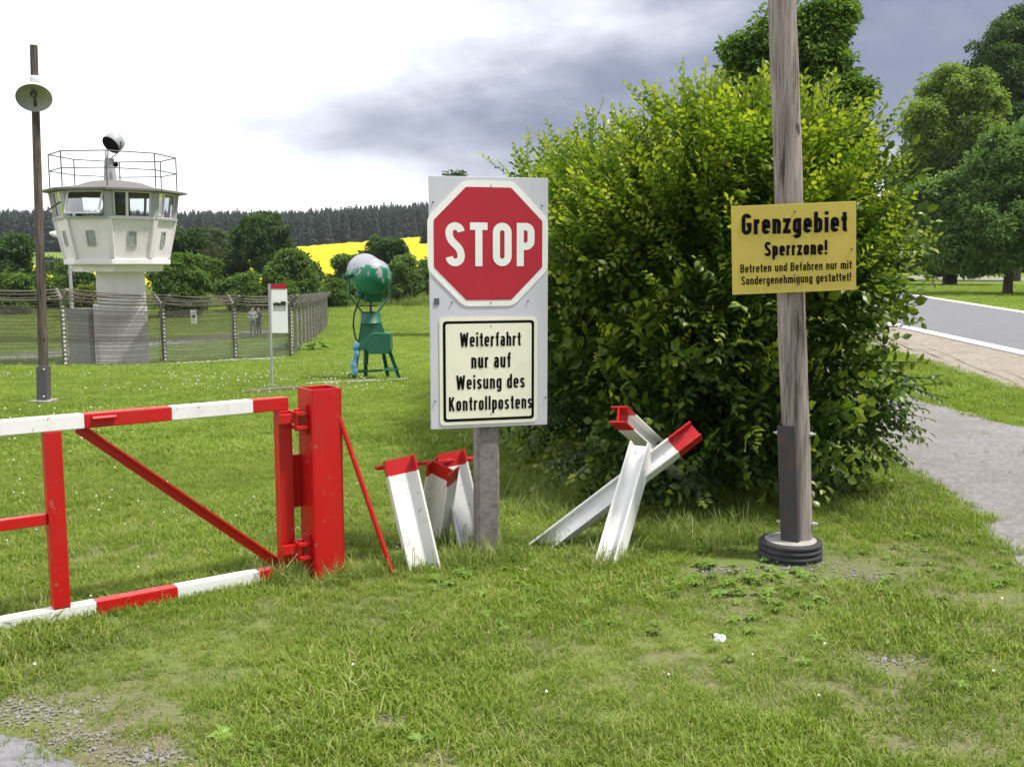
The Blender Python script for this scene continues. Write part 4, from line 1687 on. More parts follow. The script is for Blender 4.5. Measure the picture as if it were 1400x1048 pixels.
# ------------------------------------------------------------------ observation tower
tb = ground(166, 499)
TY = tb.y + 1.1
tx = P(163, 400, TY).x
tbase = Vector((tx, TY, gz(tx, TY)))
tower = thing('observation_tower', 'white octagonal observation tower with railed roof behind the fence', 'tower', tbase)


def tz(py):
    return P(163, py, TY).z


kx = TY / FPX
ROT = R(-90 + 22.5 - 7)


def ocv(i, r_, z):
    a = ROT + i * math.pi / 4
    return Vector((tx + r_ * math.cos(a), TY + r_ * math.sin(a), z))


def ocring(prof, cap=True):
    mb = MB()
    for r_, z in prof:
        mb.v += [tuple(ocv(i, r_, z)) for i in range(8)]
    for k_ in range(len(prof) - 1):
        for i in range(8):
            mb.f.append((k_ * 8 + i, k_ * 8 + (i + 1) % 8, (k_ + 1) * 8 + (i + 1) % 8, (k_ + 1) * 8 + i))
    if cap:
        mb.f.append(tuple(range(8))[::-1])
        mb.f.append(tuple(range((len(prof) - 1) * 8, len(prof) * 8)))
    mb.mi = [0] * len(mb.f)
    mb.sm = [False] * len(mb.f)
    return mb


sw = 30.5 * kx
build('shaft', MB().box((tx + 3 * kx, TY, (tbase.z - .3 + tz(368)) / 2), (sw, sw * .96, (tz(368) - tbase.z + .3) / 2), R(21)), M['tower_white'], tower, bevel=.02)
build('plinth', MB().box((tx + .5 * kx, TY + .02, (tbase.z - .3 + tz(415)) / 2), (sw + 3.2 * kx, sw * .93, (tz(415) - tbase.z + .3) / 2), R(21)), M['tower_white'], tower, bevel=.02)
q = P(152, 391, TY - sw * .96 + .02)
build('slit_window', MB().box(q, (.045, .03, .11), R(21)), M['black'], tower)
RB, RS, RW, RR_ = 65 * kx, 76 * kx, 81 * kx, 93 * kx
z_slab0, z_slab1, z_fl, z_sill, z_wt = tz(371), tz(362), tz(354), tz(301), tz(266)
build('base_slab', ocring([(57 * kx, z_slab0), (59 * kx, z_slab1 - .005), (57 * kx, z_slab1)]), M['tower_white'], tower)
build('base_ring', ocring([(66.5 * kx, z_slab1 + .001), (68 * kx, z_slab1 + .03), (68 * kx, z_fl - .02), (66.0 * kx, z_fl)]), M['tower_white'], tower, bevel=.012)
cabin = build('cabin_wall', ocring([(RB, z_fl + .001), (RS, z_sill)], False), M['tower_white'], tower)
build('cabin_floor', ocring([(RS * .98, z_sill - .05), (RS * .98, z_sill - .02)]), M['inside'], tower)
for i in range(8):                                        # corner ribs, sills, window frames and panes
    a, b = ocv(i, RB + .03, z_fl + .02), ocv(i, RS + .03, z_sill - .02)
    out = Vector((math.cos(ROT + i * math.pi / 4), math.sin(ROT + i * math.pi / 4), 0))
    tn = Vector((-out.y, out.x, 0))
    mb = MB()
    mb.extrude([(-.085, -.06), (.085, -.06), (.085, .035), (-.085, .035)], a, b, out)
    build('corner_rib', mb, M['tower_white'], tower)
    a, b = ocv(i, RS + .0, z_sill + .05), ocv(i, RW - .02, z_wt)
    mb = MB()
    mb.extrude([(-.16, -.05), (.16, -.05), (.10, .05), (-.10, .05)], a, b, out)
    build('window_mullion', mb, M['tower_grey'], tower)
    a0, b0 = ocv(i, RS + .05, z_sill), ocv(i + 1, RS + .05, z_sill)
    fn = (Vector(((a0 + b0) / 2)) - Vector((tx, TY, z_sill)))
    fn.z = 0
    fn.normalize()
    mb = MB()
    mb.obox((a0 + b0) / 2 + UP * .02 - fn * .03, (b0 - a0, fn, UP), ((b0 - a0).length / 2 + .01, .07, .035))
    build('window_sill', mb, M['tower_grey'], tower)
    # slit embrasure in the wall
    fa, fb = (ocv(i, RB, z_fl) + ocv(i + 1, RB, z_fl)) / 2, (ocv(i, RS, z_sill) + ocv(i + 1, RS, z_sill)) / 2
    md_ = fa.lerp(fb, (tz(327) - z_fl) / (z_sill - z_fl))
    ft = (b0 - a0).normalized()
    fu = (fb - fa).normalized()
    fnn = ft.cross(fu)
    if fnn.dot(fn) < 0:
        fnn = -fnn
    mb = MB()
    for sx_, sz_, hx, hz in ((-.13, 0, .022, .27), (.13, 0, .022, .27), (0, .25, .108, .022), (0, -.25, .108, .022)):
        mb.obox(md_ + ft * sx_ + fu * sz_ + fnn * .012, (ft, fnn, fu), (hx, .022, hz))
    emb = build('embrasure', MB().obox(md_ + fnn * .004, (ft, fnn, fu), (.108, .006, .228)), M['tower_grey'], tower)
    build('embrasure_frame', mb, M['tower_grey'], emb)
    # glazed opening: two sashes
    g0, g1 = ocv(i, RS - .03, z_sill + .06), ocv(i + 1, RS - .03, z_sill + .06)
    h0, h1 = ocv(i, RW - .05, z_wt), ocv(i + 1, RW - .05, z_wt)
    tilt_open = (i == 7)
    for f0, f1 in ((.11, .38), (.40, .89)) if not tilt_open else ((.11, .89),):
        c00, c10, c01, c11 = g0.lerp(g1, f0), g0.lerp(g1, f1), h0.lerp(h1, f0), h0.lerp(h1, f1)
        if tilt_open:
            c00 += fn * .42 + UP * .10
            c10 += fn * .42 + UP * .10
        mb = MB()
        for qa, qb in ((c00, c10), (c10, c11), (c11, c01), (c01, c00)):
            mb.extrude([(-.025, -.025), (.025, -.025), (.025, .025), (-.025, .025)], qa, qb, fn)
        fr_ = build('window_sash', mb, M['tower_white'], tower)
        mb = MB()
        mb.add([c00, c10, c11, c01], [(0, 1, 2, 3)])
        build('pane', mb, M['glass'], fr_)
build('cabin_core', MB().box((tx, TY + .5, (z_sill + z_wt) / 2), (.25, .25, (z_wt - z_sill) / 2 - .02)), M['inside'], tower)
build('roof', ocring([(RW * .98, z_wt + .001), (RR_, z_wt + .03), (RR_, z_wt + .10), (RR_ * .55, z_wt + .26), (.9, z_wt + .42), (.25, z_wt + .50)]), M['roof'], tower)
rz1, rz2, rz3 = z_wt + .16, tz(236), tz(214)
RL_ = 80 * kx
for i in range(8):
    build('railing_post', MB().tube([ocv(i, RL_, rz1), ocv(i, RL_, rz3)], .022, 6), M['steel_dark'], tower)
    build('railing_bar', MB().tube([ocv(i, RL_, rz3), ocv(i + 1, RL_, rz3)], .022, 6), M['steel_dark'], tower)
    build('railing_bar', MB().tube([ocv(i, RL_, rz2), ocv(i + 1, RL_, rz2)], .020, 6), M['steel_dark'], tower)
# outward boom with mirror on the left
build('boom', MB().tube([P(88, 272, TY - 1.2), P(62, 290, TY - 1.6)], .03, 6), M['steel_dark'], tower)
# lamp on the roof
rs = Vector((tx - 5 * kx, TY, tz(252)))
rsl = thing('searchlight', 'small grey searchlight on a pedestal on the tower roof', 'searchlight', rs)
mb = MB()
mb.lathe([(.24, -.05), (.225, .3), (.185, tz(221) - rs.z), (.17, tz(221) - rs.z + .01), (.17, tz(217) - rs.z), (.1, tz(217) - rs.z + .02), (.001, tz(217) - rs.z + .02)], rs, UP, 8, smooth=False)
build('pedestal', mb, M['tower_grey'], rsl)
dc2 = P(155, 195, TY)
dx2 = Vector((-.35, -.72, -.60)).normalized()
r2 = 13.2 * kx
build('drum', MB().lathe([(r2 * .96, .16), (r2, .14), (r2, -.10), (r2 * .9, -.22), (r2 * .6, -.31), (.001, -.35)], dc2, dx2, 24), M['steel'], rsl)
build('lens', MB().lathe([(r2 * .95, .15), (r2 * .5, .12), (.001, .11)], dc2, dx2, 20), M['black'], rsl)
sd2 = dx2.cross(UP).normalized()
mb = MB()
for sg in (-1, 1):
    mb.tube([dc2 + sd2 * sg * (r2 + .02), dc2 + sd2 * sg * (r2 * .8) - UP * r2 * .9, Vector((rs.x, rs.y, tz(217))) + sd2 * sg * .08], .022, 6)
    mb.tube([dc2 + sd2 * sg * (r2 + .02), dc2 + sd2 * sg * (r2 - .05)], .03, 6)
mb.tube([Vector((rs.x, rs.y, tz(217))) - sd2 * .1, Vector((rs.x, rs.y, tz(217))) + sd2 * .1], .03, 6)
build('yoke', mb, M['steel_dark'], rsl)
build('hand_wheel', MB().lathe([(.001, .05), (.09, .04), (.09, .0), (.001, .0)], P(158.5, 225, TY - .2), Vector((0, -1, 0)), 14), M['black'], rsl)
# switch cabinet against the plinth
cbx = P(112, 455, TY - .25)
cz0, cz1 = gz(cbx.x, cbx.y), P(112, 423, TY - .25).z
cab = thing('switch_cabinet', 'plain grey switch cabinet standing against the tower foot', 'cabinet', (cbx.x, cbx.y, cz0))
build('housing', MB().box((cbx.x, cbx.y, (cz0 - .2 + cz1) / 2), (14.0 * kx, .30, (cz1 - cz0 + .2) / 2)), M['steel'], cab, bevel=.015)
build('lid', MB().box((cbx.x, cbx.y, cz1 + .02), (14.6 * kx, .33, .025)), M['steel'], cab, bevel=.01)
# street lamp behind the tower
sl_x = P(100, 450, 43)
slm = thing('street_lamp', 'slim grey street lamp with curved arm behind the tower', 'street lamp', (sl_x.x, 43, gz(sl_x.x, 43)))
zt_ = P(97, 333, 43).z
build('mast', MB().tube([Vector((sl_x.x, 43, gz(sl_x.x, 43) - .2)), Vector((sl_x.x, 43, zt_))], [.09, .06], 10), M['steel'], slm)
build('arm', MB().tube([Vector((sl_x.x, 43, zt_ - .03)), P(92, 330, 43), P(82, 324, 43)], .035, 8), M['lamp_white'], slm)
build('lamp_head', MB().tube([P(86, 326, 43), P(80, 322, 43), P(74, 319.5, 43), P(68, 319, 43)], [.06, .11, .13, .05], 10), M['lamp_white'], slm)

# ------------------------------------------------------------------ border fence
fence = thing('border_fence', 'barbed wire and mesh fence with forked concrete posts around the tower ground', 'fence', ground(225, 497))
front = [ground(90, 503), ground(225, 497), ground(322, 491)]
for px_ in (-45, -185):
    q = P(px_, 503, front[0].y - .6)
    q.y -= 0
    front.insert(0, Vector((q.x, q.y, 0)))
corner = ground(398, 487)
back_end = P(447, 443, 72)
back_end.z = gz(back_end.x, 72)
side_pts = [corner.lerp(back_end, i / 12) for i in range(1, 13)]
line = front + [corner] + side_pts
for q in line:
    q.z = gz(q.x, q.y)
HP = 2.15
post_mb = []
for i, q in enumerate(line):
    t = (line[min(i + 1, len(line) - 1)] - line[max(i - 1, 0)])
    t.z = 0
    t.normalize()
    n_ = Vector((-t.y, t.x, 0))
    mb = MB()
    mb.obox(q + UP * (HP / 2 - .15), (t, n_, UP), (.065, .065, HP / 2 + .15))
    o = build('post', mb, M['fence_concrete'], fence, bevel=.008)
    mb = MB()
    for sg in (-1, 1):
        mb.extrude([(-.045, -.045), (.045, -.045), (.045, .045), (-.045, .045)], q + UP * (HP - .06), q + UP * (HP + .34) + n_ * (sg * .36), t)
    build('forked_arm', mb, M['fence_concrete'], o)
    mb = MB()
    for j in range(14):
        mb.obox(q + UP * (.16 + j * .138) - n_ * (.07 if n_.y > 0 else -.07) - t * .03, (t, n_, UP), (.03, .014, .02))
    kind(build('wire_tie', mb, M['board_white'], o), 'stuff')
rw = random.Random(9)


def strand(h, o_, seed):
    """one wire from post to post, sagging a little"""
    pts = []
    for i in range(len(line) - 1):
        a, b = line[i], line[i + 1]
        t = (b - a)
        t.z = 0
        t.normalize()
        n_ = Vector((-t.y, t.x, 0))
        sag = rw.uniform(.01, .07) + (.05 if o_ else 0)
        for j in range(5):
            f = j / 5
            pts.append(a.lerp(b, f) + UP * (h - sag * 4 * f * (1 - f)) + n_ * o_)
    pts.append(line[-1] + UP * h)
    return pts


for j in range(18):
    build('barbed_wire', MB().tube(strand(.13 + j * .118, -.085, j), .0105, 4, cap=False), M['wire'], fence)
for j in range(4):
    for sg in (-1, 1):
        f = .25 + j * .25
        build('barbed_wire', MB().tube(strand(HP - .06 + .40 * f, sg * .36 * f, j), .017, 4, cap=False), M['wire'], fence)
for i in range(len(front)):
    a, b = line[i], line[i + 1]
    t = (b - a).normalized()
    n_ = Vector((-t.y, t.x, 0)).normalized()
    s_ = .09
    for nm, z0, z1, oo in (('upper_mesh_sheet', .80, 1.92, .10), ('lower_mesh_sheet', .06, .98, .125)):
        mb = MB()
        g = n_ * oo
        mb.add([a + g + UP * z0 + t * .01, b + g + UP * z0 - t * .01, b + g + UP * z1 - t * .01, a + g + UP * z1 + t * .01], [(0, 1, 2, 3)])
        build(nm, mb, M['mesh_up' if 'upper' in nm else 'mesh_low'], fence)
# small notice board on the fence and stones along its foot
nq = P(264.5, 433, line[3].lerp(line[4], .45).y - .1)
nb = thing('fence_notice', 'small white notice panel hanging on the mesh fence', 'notice', nq)
build('panel', MB().box(nq, (4.2 * kx, .012, 10 * kx)), M['board_white'], nb, bevel=.004)
build('printed_picture', MB().box(nq + Vector((.02, -.016, .02)), (2.0 * kx, .004, 2.2 * kx)), M['steel_dark'], nb)
spts, srot, sscl = [], [], []
for i in range(900):
    f = rw.random() ** 1.0 * 4.9
    a, b = line[int(f)], line[int(f) + 1]
    q = a.lerp(b, f - int(f))
    q = q + Vector((rw.uniform(-.2, .2), -rw.uniform(.55, 1.15), 0))
    spts.append((q.x, q.y, gz(q.x, q.y) + .01))
    srot.append((0, 0, rw.uniform(0, 6.28)))
    sscl.append(rw.uniform(.025, .085) * (1.6 if rw.random() < .1 else 1))
for i in range(260):
    f = rw.random()
    q = Vector(ground(398, 500)).lerp(ground(505, 494), f) + Vector((0, rw.uniform(-.25, .25), 0))
    spts.append((q.x, q.y, gz(q.x, q.y)))
    srot.append((0, 0, rw.uniform(0, 6.28)))
    sscl.append(rw.uniform(.02, .06))
o = kind(scatter('stones', 'rock', spts, srot, sscl), 'stuff')
tag(o, 'row of small pale stones along the foot of the fence', 'stones')
# far fence posts beyond the tower ground
for px, y0, y1, yy in ((24, 405, 440, 95), (190, 408, 428, 95), (253, 403, 430, 92), (283, 400, 425, 92), (352, 388, 412, 96), (391, 377, 400, 98), (428, 378, 402, 98), (469, 374, 402, 102), (549, 372, 402, 104)):
    q = P(px, y1, yy)
    zg = gz(q.x, yy)
    tag(build('fence_stake', MB().tube([Vector((q.x, yy, zg - .1)), Vector((q.x, yy, max(P(px, y0, yy).z, zg + 1.2)))], .09, 8), M['wood_dark'], None, (q.x, yy, zg)),
        'old wooden stake at the foot of the yellow field', 'stake', 'old stakes along the field edge')

# ------------------------------------------------------------------ two visitors inside the fence
def person(px, py_foot, yy, hgt, shirt, trousers, hair, facing, label, arm):
    q = P(px, py_foot, yy)
    base = Vector((q.x, yy, gz(q.x, yy)))
    s_ = hgt / 1.75
    V = {'pel': (0, 0, .95), 'wai': (0, 0, 1.10), 'che': (0, 0, 1.32), 'nec': (0, 0, 1.48), 'hd0': (0, -.01, 1.58), 'hd1': (0, -.01, 1.68),
         'shl': (-.17, 0, 1.42), 'ell': (-.27, .0, 1.16), 'hal': (-.14, -.22, 1.10), 'shr': (.17, 0, 1.42), 'elr': (.27, .0, 1.16), 'har': (.13, -.24, 1.12),
         'hil': (-.09, 0, .90), 'knl': (-.10, -.02, .50), 'anl': (-.11, .02, .09), 'tol': (-.12, -.12, .03),
         'hir': (.09, 0, .90), 'knr': (.11, -.03, .50), 'anr': (.13, .01, .09), 'tor': (.15, -.13, .03)}
    if arm == 'down':
        V['hal'] = (-.25, -.10, .92)
    rad = {'pel': .15, 'wai': .145, 'che': .165, 'nec': .055, 'hd0': .085, 'hd1': .085, 'shl': .075, 'ell': .05, 'hal': .04, 'shr': .075, 'elr': .05, 'har': .04,
           'hil': .09, 'knl': .065, 'anl': .045, 'tol': .04, 'hir': .09, 'knr': .065, 'anr': .045, 'tor': .04}
    E = [('pel', 'wai'), ('wai', 'che'), ('che', 'nec'), ('nec', 'hd0'), ('hd0', 'hd1'), ('che', 'shl'), ('shl', 'ell'), ('ell', 'hal'), ('che', 'shr'), ('shr', 'elr'),
         ('elr', 'har'), ('pel', 'hil'), ('hil', 'knl'), ('knl', 'anl'), ('anl', 'tol'), ('pel', 'hir'), ('hir', 'knr'), ('knr', 'anr'), ('anr', 'tor')]
    ks = list(V)
    me = bpy.data.meshes.new('person')
    me.from_pydata([tuple(Vector(V[k_]) * s_) for k_ in ks], [(ks.index(a), ks.index(b)) for a, b in E], [])
    o = bpy.data.objects.new('person', me)
    COL.objects.link(o)
    md = o.modifiers.new('skin', 'SKIN')
    md.use_smooth_shade = True
    for i, k_ in enumerate(ks):
        sv = me.skin_vertices[0].data[i]
        sv.radius = (rad[k_] * s_, rad[k_] * s_ * (.75 if k_ in ('pel', 'wai', 'che') else 1))
        sv.use_root = (k_ == 'pel')
    o.modifiers.new('sub', 'SUBSURF').render_levels = 1
    m = mat('clothes', shirt, .85)
    kk = NT(m)
    sz = kk.n('ShaderNodeSeparateXYZ')
    kk.l(kk.coords('Object'), sz.inputs[0])
    r_ = kk.ramp(kk.mul(sz.outputs[2], 1 / (1.8 * s_)), [(0, (.03, .03, .03)), (.06, trousers), (.53, shirt), (.82, (.45, .27, .2)), (.915, hair)])
    r_.node.color_ramp.interpolation = 'CONSTANT'
    kk.col(r_)
    me.materials.append(m)
    o.location = base
    o.rotation_euler = (0, 0, facing)
    return tag(o, label, 'person', 'visitors inside the fence')


person(346, 458, 58, 1.76, (.42, .44, .46), (.14, .17, .25), (.06, .05, .04), R(20), 'person in a pale shirt standing on the walk behind the fence', 'up')
person(354, 453, 60, 1.70, (.07, .08, .10), (.05, .06, .09), (.25, .22, .2), R(-25), 'person in dark clothes standing beside the pale shirted one', 'up')

# ------------------------------------------------------------------ trees
def limb_tree(name, base, H, trunk_h, r0, lobes, key, label, cat='tree', group=None, dens=1.0, csize=1.0, elder=False, low=False):
    """trunk with limbs into every lobe; lobes are (dx, dy, z, rx, rz) relative to the base"""
    t = thing(name, label, cat, base, group)
    mb = MB()
    base = Vector(base)
    top = base + UP * trunk_h
    mb.tube([base - UP * .2, base + UP * trunk_h * .5 + Vector((.04 * r0, 0, 0)), top], [r0 * 1.25, r0, r0 * .8], 9)
    for dx, dy, z, rx, rz in lobes:
        e = base + Vector((dx, dy, z))
        mid = top.lerp(e, .5) + Vector((0, 0, -.08 * H * .3))
        mb.tube([top - UP * .1, mid, e], [r0 * .5, r0 * .3, r0 * .1], 6)
    build('trunk', mb, M['bark'], t)
    rs_ = random.Random(len(lobes) * 7 + int(abs(base.x) * 10))
    subs = []
    for dx, dy, z, rx, rz in lobes:
        for _ in range(6):
            d = Vector((rs_.gauss(0, 1), rs_.gauss(0, 1), rs_.gauss(.1, .9))).normalized()
            f = rs_.uniform(.24, .5)
            subs.append((dx + d.x * rx * .85, dy + d.y * rx * .85, z + d.z * rz * .85, rx * f, rx * f * rs_.uniform(.6, .9)))
    lobes = [(dx, dy, z, rx * .86, rz * .86) for dx, dy, z, rx, rz in lobes] + subs
    pts, rot, scl = [], [], []
    r = random.Random(hash((round(base.x, 2), round(base.y, 2), len(lobes))) & 0xffff)
    for dx, dy, z, rx, rz in lobes:
        n = int(16 * dens * (rx * rx + rx * rz) / (csize * csize)) + 5
        ph = [r.uniform(0, 6.28) for _ in range(6)]
        for i in range(n):
            d = Vector((r.gauss(0, 1), r.gauss(0, 1), r.gauss(0, 1))).normalized()
            lump = 1 + .16 * math.sin(3.1 * d.x + ph[0] + 2 * d.z) + .13 * math.sin(5.3 * d.y + ph[1] + 3.7 * d.z) + .10 * math.sin(8.1 * d.z + ph[2] + 6 * d.x)
            q = lump * (1.04 - .55 * r.random() ** 1.5)
            p = base + Vector((dx + d.x * rx * q, dy + d.y * rx * q, z + d.z * rz * q))
            if p.z < base.z + (.15 if low else .3):
                continue
            pts.append(tuple(p))
            rot.append((r.gauss(0, .3) + d.y * -.5, r.gauss(0, .3) + d.x * .5, r.uniform(0, 6.28)))
            scl.append(csize * r.uniform(.65, 1.25))
    kind(scatter('crown', key, pts, rot, scl, t), 'stuff')
    if elder:
        ep, er, es = [], [], []
        for i in range(int(len(pts) * .25)):
            q = Vector(r.choice(pts))
            d = (q - (base + UP * H * .5)).normalized()
            ep.append(tuple(q + d * .35 * csize))
            er.append((r.gauss(0, .4), r.gauss(0, .4), r.uniform(0, 6)))
            es.append(csize * r.uniform(.6, 1.1))
        kind(scatter('blossom', 'far_elder', ep, er, es, t), 'stuff')
    return t


def auto_lobes(H, W, trunk_h, seed, n=9, peak=.5):
    """lobes filling an egg-shaped crown"""
    r = random.Random(seed)
    out = [(0, 0, trunk_h + (H - trunk_h) * .5, W * .30, (H - trunk_h) * .40)]
    for i in range(n):
        a = i * 2.4 + r.uniform(-.4, .4)
        f = r.uniform(.12, .92)
        z = trunk_h + (H - trunk_h) * f
        env = math.sin(math.pi * min(1, max(.08, f ** .75))) ** .6
        q = W * .5 * env * r.uniform(.5, .78)
        s_ = W * r.uniform(.15, .23)
        out.append((q * math.cos(a), q * math.sin(a), min(z, H - s_ * .7), s_, s_ * r.uniform(.7, .95)))
    return out


def far_tree(px, ytop, width, yy, ybase, key, label, seed, trunk=.12, n=9, name='deciduous_tree', cat='tree', group='trees below the hill', dens=1.0, elder=False, csize=None):
    q = P(px, ybase, yy)
    zb = gz(q.x, yy)
    H = P(px, ytop, yy).z - zb
    W = width * yy / FPX
    return limb_tree(name, (q.x, yy, zb), H, H * trunk, max(.08, H * .022), auto_lobes(H, W, H * trunk, seed, n), key, label, cat, group, dens, csize or (1.0 if key.startswith('far') else 1.0), elder, trunk < .1)


FT = [
    (12, 322, 74, 92, 400, 'far_dark', 'dark leafy tree left of the lamp post below the wood', .10, 10, 'deciduous_tree'),
    (72, 352, 40, 150, 400, 'far_pale', 'pale green loose tree between lamp post and tower', .12, 8, 'deciduous_tree'),
    (68, 372, 62, 98, 402, 'far_mid', 'mid green round shrub behind the lamp post', .05, 7, 'shrub'),
    (18, 378, 60, 88, 405, 'far_mid', 'leafy green shrub at the fence left of the lamp post', .05, 7, 'shrub'),
    (96, 355, 34, 130, 400, 'far_mid', 'upright green tree beside the tower cabin', .10, 7, 'deciduous_tree'),
    (112, 378, 40, 84, 402, 'far_dark', 'dark shrub tucked behind the tower shaft', .05, 7, 'shrub'),
    (125, 392, 46, 80, 410, 'far_yellow', 'yellow green shrub left of the tower shaft', .04, 7, 'shrub'),
    (250, 292, 56, 96, 392, 'far_dark', 'dark tall tree close to the right of the tower', .12, 10, 'deciduous_tree'),
    (292, 308, 44, 190, 380, 'far_pale', 'greyish green willow like tree in front of the wood', .12, 9, 'deciduous_tree'),
    (284, 343, 50, 110, 392, 'far_mid', 'loose mid green tree with gaps beside the dark tall one', .08, 8, 'deciduous_tree'),
    (240, 356, 74, 84, 396, 'far_mid', 'broad glossy green shrub right of the tower foot', .04, 9, 'shrub'),
    (365, 293, 78, 108, 392, 'far_dark', 'big dark round maple in front of the wood', .16, 13, 'deciduous_tree'),
    (324, 340, 46, 112, 394, 'far_dark', 'smaller dark tree left of the big maple', .10, 8, 'deciduous_tree'),
    (413, 336, 48, 112, 394, 'far_dark', 'dark green tree right of the big maple', .12, 8, 'deciduous_tree'),
    (391, 346, 78, 96, 396, 'far_mid', 'broad lighter shrub in front of the big maple', .05, 10, 'shrub'),
    (330, 376, 60, 92, 400, 'far_mid', 'low green shrub in front of the smaller dark tree', .04, 7, 'shrub'),
    (526, 325, 64, 118, 400, 'far_dark', 'dark bushy tree on the edge of the yellow field', .10, 9, 'deciduous_tree'),
    (478, 354, 60, 108, 402, 'far_mid', 'green rounded shrub behind the searchlight', .05, 9, 'shrub'),
    (582, 350, 36, 112, 402, 'far_mid', 'green shrub half hidden by the stop sign', .06, 8, 'shrub'),
    (452, 385, 40, 100, 404, 'far_mid', 'small green shrub at the end of the fence', .04, 6, 'shrub'),
    (632, 238, 80, 60, 400, 'near_dark', 'tree crown just showing above the stop sign', .30, 8, 'deciduous_tree'),
]
for i, (px, yt, w_, yy, yb, key, lab, tr_h, n_l, nm) in enumerate(FT):
    far_tree(px, yt, w_, yy, yb, key, lab, 200 + i, tr_h, n_l, nm, 'tree' if 'tree' in nm else 'shrub', 'trees and shrubs below the hill')
far_tree(546, 352, 50, 104, 402, 'far_mid', 'elder shrub with cream blossom right of the searchlight', 251, .05, 9, 'shrub', 'shrub', 'trees and shrubs below the hill', 1.0, True)

# the trees beyond the road
b = flat(1298, 389)
S_ = b.y / FPX
limb_tree('deciduous_tree', b, 290 * S_, 70 * S_, .42,
          [(dx * S_, dy * S_, z * S_, rx * S_, rz * S_) for dx, dy, z, rx, rz in
           ((0, 0, 190, 55, 62), (-10, 10, 262, 30, 28), (-38, -20, 215, 30, 34), (34, 10, 225, 34, 36), (-48, 0, 150, 30, 38), (45, -30, 160, 36, 40), (-30, -40, 100, 38, 40), (20, -40, 95, 40, 42),
            (60, 0, 90, 30, 40), (-55, 10, 80, 24, 34), (0, 40, 130, 50, 60), (-40, -20, 45, 34, 26), (10, -30, 42, 40, 24), (58, 10, 50, 34, 28), (-62, 20, 48, 22, 26), (8, -30, 250, 26, 26), (-66, 0, 110, 18, 30), (-20, -45, 60, 30, 22), (30, -45, 55, 32, 22))],
          'near_maple', 'big pale green maple with a dark trunk beyond the road', 'tree', 'trees beyond the road', 3.2, 1.35)
b = flat(1377, 402)
S_ = b.y / FPX
limb_tree('deciduous_tree', b, 225 * S_, 62 * S_, .21,
          [(dx * S_, dy * S_, z * S_, rx * S_, rz * S_) for dx, dy, z, rx, rz in
           ((0, 0, 140, 60, 46), (-62, -10, 128, 42, 34), (50, 0, 140, 46, 44), (-30, -30, 180, 36, 30), (25, -20, 205, 34, 26), (-88, 10, 105, 34, 30), (-55, -40, 88, 40, 24), (10, -50, 100, 44, 28),
            (70, -20, 90, 40, 30), (-105, 0, 130, 26, 24), (-100, -10, 82, 24, 24), (0, 30, 120, 50, 40), (100, 0, 150, 46, 50), (-80, -20, 58, 34, 22), (-40, -30, 60, 34, 20), (10, 10, 66, 40, 22), (85, 0, 62, 36, 22), (45, -40, 75, 26, 16))],
          'near_apple', 'spreading dark green apple tree with a bare trunk beyond the road', 'tree', 'trees beyond the road', 3.4, 1.1)
yy = 85
S_ = yy / FPX
q = P(1385, 375, yy)
limb_tree('deciduous_tree', (q.x, yy, 0), 360 * S_, 120 * S_, .5,
          [(dx * S_, dy * S_, z * S_, rx * S_, rz * S_) for dx, dy, z, rx, rz in
           ((0, 0, 270, 60, 60), (-40, 0, 295, 34, 34), (0, 0, 335, 42, 28), (-55, -10, 245, 26, 30), (40, 0, 300, 50, 50), (-30, -20, 215, 40, 34), (20, -20, 200, 50, 40), (70, 0, 240, 50, 60))],
          'near_dark', 'tall dark tree rising behind the maple and apple tree', 'tree', 'trees beyond the road', 2.6, 1.5)
for i, (px, yt, w_, yy) in enumerate(((1230, 330, 90, 150), (1330, 340, 110, 145), (1430, 335, 110, 150))):
    far_tree(px, yt, w_, yy, 372, 'far_mid', ['rounded light green shrub far behind the maple trunk', 'broad light green shrub far behind the two trunks', 'light green shrub far behind the apple tree'][i],
             270 + i, .03, 9, 'shrub', 'shrub', 'shrubs beyond the far walk')
# tall tree behind the hedge
yy = 21
S_ = yy / FPX
q = P(1062, 358, yy)
limb_tree('deciduous_tree', (q.x, yy, gz(q.x, yy)), 420 * S_, 170 * S_, .16,
          [(dx * S_, dy * S_, z * S_, rx * S_, rz * S_) for dx, dy, z, rx, rz in
           ((0, 0, 330, 62, 60), (-40, 0, 360, 34, 34), (-78, -10, 300, 34, 34), (25, 0, 395, 44, 40), (55, -5, 345, 40, 40), (75, 0, 285, 32, 40), (88, -10, 330, 24, 20), (-10, -10, 400, 34, 36),
            (90, 0, 250, 26, 30), (-90, 0, 265, 26, 30), (0, 0, 260, 70, 50), (-55, 0, 390, 20, 14), (50, 0, 430, 34, 24))],
          'near_mid', 'tall mid green tree rising behind the hornbeam hedge and wooden pole', 'tree', None, 3.6, .62)

